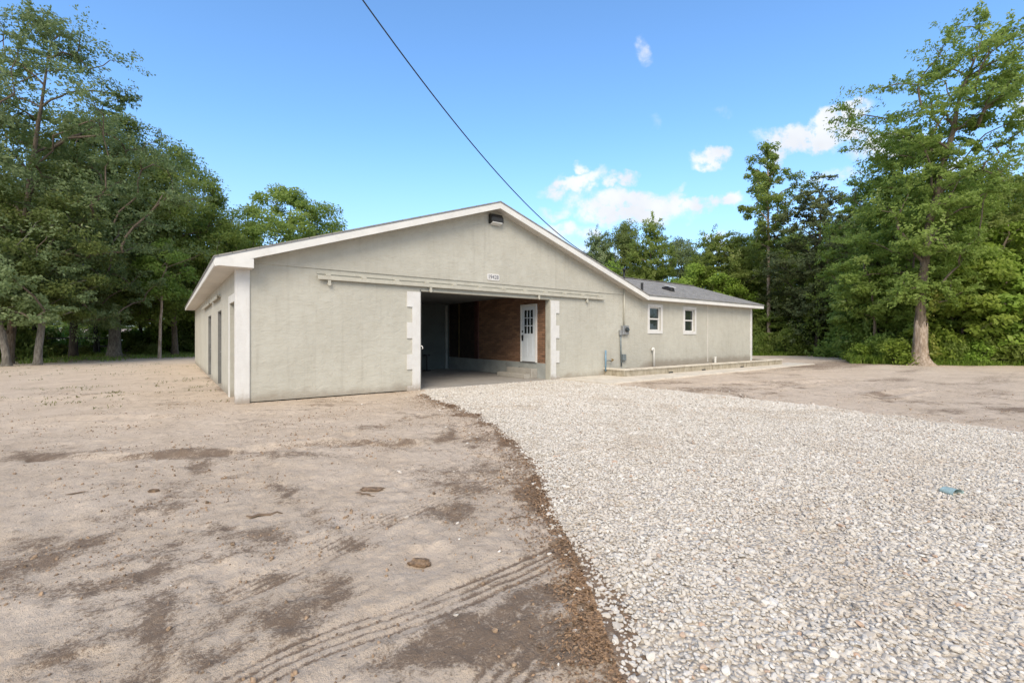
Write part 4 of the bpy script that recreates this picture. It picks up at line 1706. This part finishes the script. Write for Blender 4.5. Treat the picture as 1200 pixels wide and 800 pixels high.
def make_tree(name, leaf, bark, loc, rz, label, cat, group=None, **kw):
    mb, V, tone = tree_data(**kw)
    t = empty(name, loc, rz)
    tag(t, label, cat, group)
    tr = mb.build('trunk', M[bark], t, smooth=True)
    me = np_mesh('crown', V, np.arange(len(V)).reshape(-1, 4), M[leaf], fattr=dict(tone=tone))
    link('crown', me, t)
    return t


def dup(root, loc, rz, sc, label=None, group=None, leaf=None):
    r = root.copy()
    COL.objects.link(r)
    r.location = loc
    r.rotation_euler = (0, 0, rz)
    r.scale = sc if hasattr(sc, '__len__') else (sc, sc, sc)
    if label:
        r['label'] = label
    if group:
        r['group'] = group
    for ch in list(root.children):
        c = ch.copy()
        COL.objects.link(c)
        c.parent = r
        if leaf and ch.name.startswith(('crown', 'foliage')):
            c.material_slots[0].link = 'OBJECT'
            c.material_slots[0].material = M[leaf]
    return r


def P3(px, t, z=0.):
    p = at(px, t)
    return (float(p[0]), float(p[1]), z)


OAK = [(0, .45), (.12, .8), (.35, 1.), (.6, .92), (.82, .62), (1, .18)]
TALL = [(0, .5), (.2, .85), (.45, 1.), (.7, .75), (.9, .42), (1, .12)]
SLIM = [(0, .35), (.15, .5), (.4, .95), (.6, 1.), (.8, .75), (.95, .4), (1, .15)]
CONE = [(0, 1.), (.2, .95), (.5, .72), (.8, .36), (1, .06)]
BALL = [(0, .7), (.2, .95), (.5, 1.), (.8, .7), (1, .25)]

# ---- left row
GL_ = 'trees in the left-hand row'
make_tree('oak_tree', 'leaf_olive', 'bark_brown', P3(10, 25.5), 0, 'tall feathery grey-green tree running off the left edge of the picture', 'tree', GL_,
          seed=11, Ht=20.5, R=7.2, cb=.12, prof=[(0, .75), (.15, .95), (.4, 1.), (.6, .85), (.8, .55), (1, .2)], nclump=340, nleaf=84000, ls=.072, clr=.95, tr=.18, lean=(1.6, 0), flat=.75, up=.35, droop=.35, spray=True, lump=.5, flare=1.25)
make_tree('oak_tree', 'leaf_dark', 'bark_dark', P3(86, 33.), 0, 'dark oak with a thick black trunk behind the pale slim trunk at left', 'tree', GL_,
          seed=12, Ht=17.5, R=6.2, cb=.2, prof=OAK, nclump=260, nleaf=58000, ls=.092, clr=1.05, tr=.23, flat=.65, flare=1.3)
make_tree('oak_tree', 'leaf_dark', 'bark_grey', P3(134, 34.5), 0, 'broad green oak with the stout pale-footed trunk in the left row', 'tree', GL_,
          seed=13, Ht=18.5, R=6.4, cb=.2, prof=TALL, nclump=280, nleaf=62000, ls=.092, clr=1.05, tr=.36, lean=(.5, .6), flat=.65, flare=1.45)
make_tree('oak_tree', 'leaf_mid', 'bark_brown', P3(205, 38.), 0, 'mid-green tree at the right end of the left row, nearest the house', 'tree', GL_,
          seed=14, Ht=17.2, R=6.0, cb=.18, prof=TALL, nclump=270, nleaf=60000, ls=.095, clr=1.0, tr=.2, flat=.65)
make_tree('oak_tree', 'leaf_mid', 'bark_brown', P3(338, 47.), 0, 'round lumpy oak rising alone behind the left slope of the roof', 'tree', None,
          seed=15, Ht=16.8, R=8.0, cb=.25, prof=OAK, nclump=230, nleaf=52000, ls=.12, clr=1.15, tr=.5, flat=.7, lump=.4)
# slim stems in front of the row
make_tree('slim_tree', 'leaf_dark', 'bark_grey', P3(44, 24.6), 0, 'slim pale-barked tree with a crooked trunk at the left verge', 'tree', GL_,
          seed=21, Ht=11.5, R=3.0, cb=.26, prof=BALL, nclump=80, nleaf=19000, ls=.078, clr=.8, tr=.15, lean=(.7, .3), bend=.5, flare=1.3)
make_tree('slim_tree', 'leaf_mid', 'bark_pale', P3(187, 32.), 0, 'thin straight pole-like sapling just left of the house corner', 'tree', GL_,
          seed=22, Ht=8.5, R=1.6, cb=.5, prof=BALL, nclump=36, nleaf=5000, ls=.09, clr=.6, tr=.085, lean=(.35, .3), bend=.2, flare=1.3)
make_tree('slim_tree', 'leaf_olive', 'bark_grey', P3(8, 23.6), 0, 'short leaning tree with rusty lower leaves at the far left verge', 'tree', GL_,
          seed=23, Ht=8., R=2.6, cb=.3, prof=BALL, nclump=60, nleaf=9000, ls=.09, clr=.75, tr=.14, lean=(-.7, .5), bend=.4)

# ---- prototypes reused for the rest
pA = make_tree('wood_tree', 'leaf_dark', 'bark_dark', P3(-70, 31), 0, 'dark tree crowded into the back of the left-hand row', 'tree', 'dark trees behind the left-hand row',
               seed=31, Ht=14.5, R=4.8, cb=.27, prof=TALL, nclump=180, nleaf=36000, ls=.105, clr=1.05, tr=.15, flat=.65)
pB = make_tree('wood_tree', 'leaf_mid', 'bark_brown', P3(845, 47), 1., 'soft mid-green tree rising behind the far end of the wing', 'tree', 'trees of the right-hand wood',
               seed=32, Ht=12.2, R=4.6, cb=.08, prof=[(0, .8), (.2, .95), (.5, 1.), (.75, .75), (1, .2)], nclump=210, nleaf=46000, ls=.09, clr=.95, tr=.15, flat=.75, spray=True)
lab = 'dark tree crowded into the back of the left-hand row'
for px, t, s, rz in ((-150, 30, 1.1, 1), (40, 40, 1.0, 2), (112, 43, .95, 3), (165, 46, 1., 4), (250, 46, .98, 5), (20, 34, .9, 2.4), (228, 52, .9, 3.3), (140, 40, .8, .3), (200, 45, .85, 5.2), (275, 55, 1.0, 1.9), (-20, 42, 1.1, 4.4), (-260, 28, 1.05, 2.2), (-380, 27, .95, .7), (-520, 26, 1.1, 3.1), (-210, 36, 1.1, 5.1), (-430, 34, 1.15, 1.4), (-700, 25, 1., 4.0)):
    dup(pA, P3(px, t), rz, s, lab)
# ---- far trees over the wing roof
gfar = 'far trees showing over the roof'
far = [(704, 60, .98, 'leaf_olive', 1., 'greyish far tree, lowest and leftmost over the rake of the roof'),
       (733, 62, 1.13, 'leaf_dark', 2., 'dark pointed far tree left of the pale rounded one over the roof'),
       (762, 57, 1.03, 'leaf_mid', 3., 'pale rounded far tree in the middle of those over the roof'),
       (800, 62, .98, 'leaf_juniper', 4., 'dark blue-green pointed far tree right of the pale rounded one'),
       (716, 50, .62, 'leaf_fresh', 5., 'small yellow-green far tree low behind the rake of the roof'),
       (832, 68, .92, 'leaf_olive', 6., 'dim far tree between the dark pointed one and the bright bush')]
for px, t, s, lf_, rz, lb in far:
    dup(pA if lf_ in ('leaf_dark', 'leaf_juniper') else pB, P3(px, t), rz, (s * .8, s * .8, s * 1.07 if lf_ in ('leaf_dark', 'leaf_juniper') else s * 1.27), lb, gfar, lf_)
# ---- right-hand side
make_tree('yellow_tree', 'leaf_fresh', 'bark_brown', P3(818, 46.), 0, 'bright yellow-green bushy tree just over the end of the roof', 'tree', None,
          seed=41, Ht=8.6, R=4.2, cb=.1, prof=BALL, nclump=110, nleaf=22000, ls=.11, clr=.85, tr=.15, flat=.6)
make_tree('slim_tree', 'leaf_mid', 'bark_pale', P3(901, 41.), 0, 'tall slender tree with a bare pale trunk and sparse tufted crown', 'tree', None,
          seed=42, Ht=19.2, R=2.9, cb=.46, prof=SLIM, nclump=92, nleaf=12000, ls=.095, clr=.5, tr=.16, lean=(.1, .1), flat=.8, lump=.3, trunk_top=.97, bend=.12, flare=1.2, inner=.7)
make_tree('juniper_tree', 'leaf_juniper', 'bark_dark', P3(962, 38.), 0, 'dark blue-green conifer-like tree beside the tall slender one', 'tree', None,
          seed=43, Ht=15., R=4.2, cb=.06, prof=[(0, .5), (.15, .8), (.45, 1.), (.7, .75), (.9, .45), (1, .15)], nclump=230, nleaf=46000, ls=.095, clr=.75, tr=.24, lean=(.3, .3), flat=.6, spray=True, lump=.45)
big = make_tree('big_tree', 'leaf_mid', 'bark_brown', P3(1078, 24.3), 0, 'big old tree with a flaring pale foot leaning over the right yard', 'tree', None,
                seed=44, Ht=18.8, R=4.4, cb=.18, prof=[(0, .4), (.15, .62), (.35, .72), (.55, .8), (.75, 1.), (.88, .85), (1, .3)], leanp=2.1, nclump=185, nleaf=46000, ls=.074, clr=.8, tr=.24,
                lean=(2.6, -2.0), flat=.75, spray=True, lump=.6, flare=1.1, inner=.6, trunk_top=.93, bend=.5)
# flaring, bark-stripped foot of the big tree, with roots
nr = 26
mbf = MB()
v, f = [], []
zs_ = [-.1, .0, .08, .2, .4, .7, 1.1, 1.6, 2.1, 2.35]
for i, z in enumerate(zs_):
    for k in range(nr):
        a = 2 * math.pi * k / nr
        root = (.5 + .5 * math.cos(5 * a + .6)) ** 2 * .55 + (.5 + .5 * math.cos(3 * a + 2)) ** 3 * .3
        r_ = .30 - .02 * z + .30 * math.exp(-max(z, 0) / .22) * (.5 + 1.2 * root) + .10 * math.exp(-max(z, 0) / .8) + .03 * math.sin(7 * a + z * 2)
        if z > 2.2:
            r_ *= .93
        zz = z if i < 7 else z + (i - 6) * .13 * math.sin(3 * a + 1) * math.cos(2 * a)
        v.append((r_ * math.cos(a) + .02 * z, r_ * math.sin(a) - .015 * z, zz))
for i in range(len(zs_) - 1):
    for k in range(nr):
        f.append((i * nr + k, i * nr + (k + 1) % nr, (i + 1) * nr + (k + 1) % nr, (i + 1) * nr + k))
mbf.add(v, f).build('stripped_bark', M['bark_pale'], big, smooth=True)
rng = np.random.default_rng(3)
n = 900
hz = rng.uniform(.4, 4.2, n)
aa = rng.uniform(-2.6, .4, n)
rr = .42 + np.abs(rng.normal(0, .12, n)) + .12 * np.sin(hz * 2.2)
VP = np.c_[rr * np.cos(aa) + .15 * hz * .2 + .12, rr * np.sin(aa) - .1 * hz * .2, hz]
VP = VP[(vn(VP[:, 0] * 3 + 9, VP[:, 2] * 1.6, 3) > .48)]
vv = leaf_quads(VP, np.full(len(VP), .085), rng, .2, .6, .6)
link('vine', np_mesh('vine', vv, np.arange(len(vv)).reshape(-1, 4), M['leaf_yellow'], fattr=dict(tone=rng.random(len(VP)))), big)

make_tree('feathery_tree', 'leaf_mid', 'bark_brown', P3(1052, 28.5), 0, 'feathery light green tree just left of and behind the big leaning tree', 'tree', None,
          seed=45, Ht=14.6, R=3.6, cb=.08, prof=[(0, .75), (.2, .95), (.45, 1.), (.65, .85), (.85, .5), (1, .2)], nclump=240, nleaf=56000, ls=.075, clr=.75, tr=.15, flat=.7, spray=True, lump=.5)
gR = 'trees of the right-hand wood'
labR = 'feathery green tree massed in the right-hand wood behind the front trees'
pC = make_tree('wood_tree', 'leaf_mid', 'bark_brown', P3(1150, 29.), 0, 'light green tree filling the right side behind the bright saplings', 'tree', gR,
               seed=46, Ht=12.2, R=4.6, cb=.1, prof=[(0, .7), (.25, 1.), (.5, 1.), (.75, .75), (1, .25)], nclump=230, nleaf=54000, ls=.078, clr=.9, tr=.15, flat=.75, spray=True, lump=.5)
for px, t, s, rz, lf_ in ((868, 46, .95, .5, None), (890, 50, 1.02, 2., None), (925, 47, 1.0, 3.3, 'leaf_mid'), (990, 41, .98, 4.1, None), (1015, 36, .95, 5.2, None), (1085, 34, 1.02, .9, None),
                          (1120, 40, 1.15, 1.7, None), (1190, 36, 1.12, 2.6, None), (1240, 30, 1.05, 3.9, None), (1300, 27, 1.05, .2, None), (1380, 26, 1.1, 1.3, None), (940, 56, 1.15, 2.3, 'leaf_olive'),
                          (1000, 54, 1.2, 5.9, 'leaf_olive'), (1060, 48, 1.2, 3.0, 'leaf_olive'), (1150, 50, 1.2, 4.9, 'leaf_mid'), (1480, 25, 1.1, 2.2, None), (1250, 44, 1.2, 1.1, 'leaf_mid'), (880, 60, 1.0, .1, 'leaf_olive')):
    dup(pC if int(px) % 20 else pB, P3(px, t), rz, (s * .95, s * .95, s), labR, gR, lf_)
# thin bare trunks standing at the wood's edge
for i, (px, t, h, r_, lx, lb, m_) in enumerate(((1030, 27.5, 6.5, .07, -1.4, 'thin leaning bare stem left of the big tree', 'bark_brown'), (1045, 28.5, 7.5, .085, -.5, 'thin upright bare stem just left of the big tree', 'bark_brown'),
                                                (1142, 25.5, 8., .10, .35, 'slender brown-trunked tree right of the big tree', 'bark_brown'), (1176, 24.8, 8.5, .14, .3, 'vine-wrapped reddish trunk near the right edge of the picture', 'bark_pale'),
                                                (1196, 25.5, 8., .09, 1.3, 'leaning grey stem at the far right edge', 'bark_grey'), (955, 37., 7.5, .16, 1.3, 'dark slanting trunk beside the worn path into the wood', 'bark_dark'),
                                                (1110, 27.5, 6., .06, .4, 'thin straight stem behind the bright saplings', 'bark_grey'))):
    make_tree('slim_tree', 'leaf_fresh' if i in (2, 3) else 'leaf_mid', m_, P3(px, t), 0, lb, 'tree', 'thin trunks at the edge of the right-hand wood',
              seed=50 + i, Ht=h, R=1.7, cb=.45, prof=BALL, nclump=26, nleaf=4200, ls=.1, clr=.6, tr=r_, lean=(lx * .8, -lx * .6), flare=1.2, bend=.3)

# ---- broad-leaved bright saplings and shrubs
gS = 'bright saplings at the edge of the right-hand wood'
pS = make_tree('sapling', 'leaf_fresh', 'bark_brown', P3(1128, 25.8), 0, 'largest bright sapling with broad fresh leaves right of the big tree', 'sapling', gS,
               seed=61, Ht=6.6, R=2.3, cb=.08, prof=BALL, nclump=90, nleaf=9500, ls=.125, clr=.6, tr=.07, flat=.5, up=.55, droop=.5, aspect=.5)
dup(pS, P3(1172, 25.6), 2., (1.0, 1.0, .95), 'bright sapling with broad fresh leaves by the vine-wrapped trunk', gS)
dup(pS, P3(1215, 25.), 4., (1.05, 1.05, .9), 'bright broad-leaved sapling cut off by the right edge', gS)
dup(pS, P3(1018, 30.), 1., (.85, .85, .8), 'bright sapling left of the big tree above the tall grass', gS, 'leaf_mid')
dup(pS, P3(915, 41.), 5., (.8, .8, .65), 'small pale sapling beside the foot of the tall slender tree', gS, 'leaf_mid')
gB = 'shrubs at the foot of the right-hand wood'


def make_shrub(seed, R, Ht, n, leaf, loc, label, group):
    rng = np.random.default_rng(seed)
    t = empty('shrub', loc)
    tag(t, label, 'shrub', group)
    nc = 34
    C = np.c_[rng.normal(0, R * .45, nc), rng.normal(0, R * .45, nc), rng.uniform(.12, 1, nc) ** .8 * Ht]
    C[:, 2] *= np.exp(-(C[:, 0] ** 2 + C[:, 1] ** 2) / (1.6 * R * R))
    ci = rng.integers(0, nc, n)
    P = C[ci] + rng.normal(0, .17 * R, (n, 3)) * (1, 1, .8)
    P[:, 2] = np.abs(P[:, 2])
    V = leaf_quads(P, np.full(n, .085), rng, .45, .4, .5)
    link('foliage', np_mesh('foliage', V, np.arange(len(V)).reshape(-1, 4), M[leaf], fattr=dict(tone=np.clip(.5 * rng.random(nc)[ci] + .5 * rng.random(n), 0, 1))), t)
    mb = MB()
    for c in C:
        mb.tube([(c[0] * .15, c[1] * .15, 0), (c[0] * .6, c[1] * .6, c[2] * .6), tuple(c)], [.018, .012, .005], 5, cap=False)
    mb.build('stem', M['bark_brown'], t)
    return t


sh = make_shrub(71, 1.0, 1.25, 3800, 'leaf_fresh', P3(1052, 25.2), 'round yellow-green shrub just left of the flaring trunk of the big tree', gB)
labS = 'leafy undergrowth shrub in the shade at the foot of the right-hand wood'
rs = random.Random(5)
for px, t, s, lf_ in ((880, 42, 1.3, 'leaf_mid'), (892, 38, .9, 'leaf_mid'), (912, 40, .9, 'leaf_mid'), (925, 38, 1.3, 'leaf_mid'), (940, 40, 1.6, 'leaf_mid'), (1003, 37, 1.5, 'leaf_mid'), (1010, 30, 1.3, 'leaf_mid'),
                      (1025, 31, 1.7, 'leaf_mid'), (1040, 30, 1.3, 'leaf_mid'), (1062, 28, 1.4, 'leaf_mid'), (1095, 27, 1.3, 'leaf_fresh'), (1105, 29, 1.9, 'leaf_mid'), (1125, 28.5, 1.6, 'leaf_mid'), (1140, 28, 1.5, 'leaf_fresh'),
                      (1160, 27.5, 1.7, 'leaf_mid'), (1185, 28, 2., 'leaf_mid'), (1205, 26, 1.5, 'leaf_mid'), (1230, 26, 1.9, 'leaf_mid'), (1290, 25, 2., 'leaf_mid'), (1360, 24, 2., 'leaf_mid'), (955, 46, 2., 'leaf_dark'), (985, 48, 2.2, 'leaf_dark'),
                      (870, 48, 2., 'leaf_dark'), (905, 46, 1.9, 'leaf_dark'), (1075, 33, 2.2, 'leaf_mid'), (1150, 34, 2.4, 'leaf_mid'), (1205, 33, 2.4, 'leaf_mid'), (1030, 36, 2.3, 'leaf_mid'),
                      (1000, 34, 2.2, 'leaf_mid'), (1016, 33, 1.9, 'leaf_fresh'), (1098, 30.5, 2.4, 'leaf_mid'), (1118, 27.5, 1.2, 'leaf_fresh'), (1133, 31, 2.6, 'leaf_mid'), (1150, 26.6, 1.0, 'leaf_fresh'), (1168, 29.5, 2.3, 'leaf_mid'),
                      (1190, 26.2, 1.2, 'leaf_fresh'), (1196, 30, 2.5, 'leaf_mid'), (1218, 28, 2.2, 'leaf_mid'), (1255, 26, 2., 'leaf_fresh'), (888, 44, 2.2, 'leaf_mid'), (925, 43, 2.3, 'leaf_mid'), (945, 42.5, 1.8, 'leaf_fresh'), (895, 47, 2.8, 'leaf_fresh'),
                      (1103, 25.2, .95, 'leaf_fresh'), (1116, 24.9, .7, 'leaf_mid'), (1140, 24.7, .9, 'leaf_fresh'), (1160, 24.9, 1.2, 'leaf_mid'), (1192, 24.5, .8, 'leaf_fresh'), (1208, 24.3, 1.2, 'leaf_mid'), (1245, 24, 1.3, 'leaf_fresh'), (1032, 26.8, 1., 'leaf_mid'), (1008, 27.2, .8, 'leaf_fresh'), (1066, 26, .9, 'leaf_mid')):
    dup(sh, P3(px, t), rs.uniform(0, 6), (s, s, s * rs.uniform(.85, 1.5)), labS, gB, lf_)
labT = 'low leafy shrub in the shade under the left-hand row of trees'
for px, t, s, lf_ in ((-60, 27, 1.4, 'leaf_dark'), (12, 29, .9, 'leaf_dark'), (-10, 33, 1.6, 'leaf_dark'), (55, 45, 1., 'leaf_mid'), (108, 47, 1.1, 'leaf_fresh'), (158, 46, 1.2, 'leaf_mid'), (198, 46, 1.3, 'leaf_fresh'), (215, 48, 1.7, 'leaf_mid'), (238, 44, 2., 'leaf_dark'), (180, 37, .5, 'leaf_dark'), (70, 37, .5, 'leaf_dark')):
    dup(sh, P3(px, t), rs.uniform(0, 6), (s, s, s * rs.uniform(.85, 1.5)), labS, gB, lf_)
labT = 'low leafy shrub in the shade under the left-hand row of trees'
for px, t, s, lf_ in ((-60, 27, 1.4, 'leaf_dark'), (22, 30, 1.2, 'leaf_dark'), (30, 33, 1.6, 'leaf_dark'), (8, 28.5, 1.5, 'leaf_dark'), (55, 44, 1.5, 'leaf_mid'), (70, 36, .7, 'leaf_dark'), (100, 37, .6, 'leaf_dark'), (120, 46, 1.6, 'leaf_fresh'),
                      (150, 44, 1.2, 'leaf_mid'), (165, 40, .6, 'leaf_dark'), (182, 46, 1.7, 'leaf_mid'), (205, 45, 1.9, 'leaf_fresh'), (222, 48, 2.3, 'leaf_mid'), (240, 44, 2., 'leaf_dark'), (85, 48, 1.4, 'leaf_fresh')):
    dup(sh, P3(px, t), rs.uniform(0, 6), (s, s, s * rs.uniform(.8, 1.4)), labT, 'shrubs under the left-hand row', lf_)


# ---- grass and weeds
def blades(name, P, h, mat_, rng, label, cat, w=.012, spread=.35):
    n = len(P)
    a = rng.uniform(0, 6.28, n)
    d = np.c_[np.cos(a), np.sin(a), np.zeros(n)]
    b_ = np.c_[-d[:, 1], d[:, 0], np.zeros(n)]
    h = h[:, None]
    top = P + np.c_[np.zeros((n, 2)), np.ones(n)] * h + d * h * spread * rng.uniform(.2, 1.6, n)[:, None]
    mid = P + np.c_[np.zeros((n, 2)), np.ones(n)] * h * .6 + d * h * spread * .35
    V = np.stack([P - b_ * w, P + b_ * w, mid + b_ * w * .8, top, mid - b_ * w * .8], 1).reshape(-1, 3)
    me = np_mesh(name, V, np.arange(5 * n).reshape(-1, 5), mat_, fattr=dict(tone=rng.random(n)))
    return tag(link(name, me), label, cat, kind='stuff')


def zone(n, px0, px1, t0, t1, rng):
    px = rng.uniform(px0, px1, n)
    t = rng.uniform(t0, t1, n)
    p = CAM[None] + FW[None] * t[:, None] + RT[None] * (t * (px - 600) / FPX)[:, None]
    return p[:, 0], p[:, 1], px, t


rng = np.random.default_rng(77)
x, y, px, t = zone(26000, 995, 1330, 23.4, 27.5, rng)
edge = np.interp(px, [995, 1040, 1060, 1100, 1200, 1330], [25.6, 24.8, 24.6, 24.0, 23.6, 22.6])
k = (t > edge + .5 * vn(px * .12, t * 0, 3)) & (rng.random(len(px)) < .35 + .65 * (vn(x * 1.3, y * 1.3, 4) > .45))
x, y, px, t = x[k], y[k], px[k], t[k]
hh = np.where(px < 1050, .42, .26) * rng.uniform(.5, 1.3, len(x))
blades('tall_grass', np.c_[x, y, 0 * x], hh, M['leaf_fresh'], rng, 'bright tall grass at the foot of the right-hand wood', 'grass')
x, y, px, t = zone(15000, -160, 250, 23.5, 42, rng)
edge = np.interp(px, [-160, 0, 120, 200, 250], [22, 25, 28, 32.5, 35])
k = (t > edge) & (vn(x * .8, y * .8, 14) > .35)
x, y = x[k], y[k]
blades('verge_grass', np.c_[x, y, 0 * x], rng.uniform(.08, .28, len(x)), M['leaf_mid'], rng, 'short grass under the left-hand row of trees', 'grass', .016)
x, y, px, t = zone(30000, -60, 280, 9.5, 27, rng)
k = (vn(x * 1.2, y * 1.2, 95) > .60) & (vn(x * 6, y * 6, 96) > .66) & (x < -.05) & (rng.random(len(x)) < .35)
x, y = x[k], y[k]
blades('sparse_weeds', np.c_[x, y, gz(x, y)], rng.uniform(.015, .06, len(x)), M['leaf_weed'], rng, 'sparse low weeds sprouting in the sand left of the house', 'weeds', .008, .9)
x, y, px, t = zone(9000, 868, 935, 37, 43, rng)
blades('edge_grass', np.c_[x, y, 0 * x], rng.uniform(.1, .4, len(x)), M['leaf_fresh'], rng, 'green grass around the foot of the tall slender tree', 'grass', .016)

# ---- beyond the left row: post and rail fence, pale low house
a, bq = np.array(P3(-80, 41)), np.array(P3(330, 50))
d = (bq - a)
Ln = np.hypot(d[0], d[1])
fe = empty('rail_fence', (a[0], a[1], 0), math.atan2(d[1], d[0]))
tag(fe, 'weathered post-and-rail fence running behind the left-hand trees', 'fence')
np_ = 15
for k in range(np_):
    u = Ln * k / (np_ - 1)
    MB().box(u - .07, u + .07, -.07, .07, -.1, 1.65).build('post', M['rail_wood'], fe, bevel=.01)
for z in (.55, 1.35):
    MB().box(-.2, Ln + .2, -.11, -.072, z, z + .13).build('rail', M['rail_wood'], fe)
lf = 'dim far tree closing the view between the trunks of the left-hand row'
for i, px in enumerate((-40, 15, 60, 100, 140, 180, 220, 262)):
    dup(pB, P3(px, 88 + 5 * (i % 3)), i * 1.3, (1.1, 1.1, .62 + .06 * (i % 2)), lf, 'far trees seen between the left-hand trunks', 'leaf_mid' if i % 2 else 'leaf_olive')
p = P3(92, 76)
hs_ = empty('far_house', p, -YAW)
tag(hs_, 'pale low house glimpsed far beyond the trunks of the left-hand row', 'house')
MB().box(-6, 6, 0, 6, 0, 2.).build('wall', M['far_wall'], hs_)
MB().prism([(-.5, 2.), (6.5, 2.), (3, 2.9)], 0, -6.4, 6.4).build('roof', M['far_roof'], hs_)
b = MB()
for u in (-5.5, -1, 3.5):
    MB().box(u, u + 1.2, -.03, -.002, .8, 1.6).build('window', M['dark_glass'], hs_)
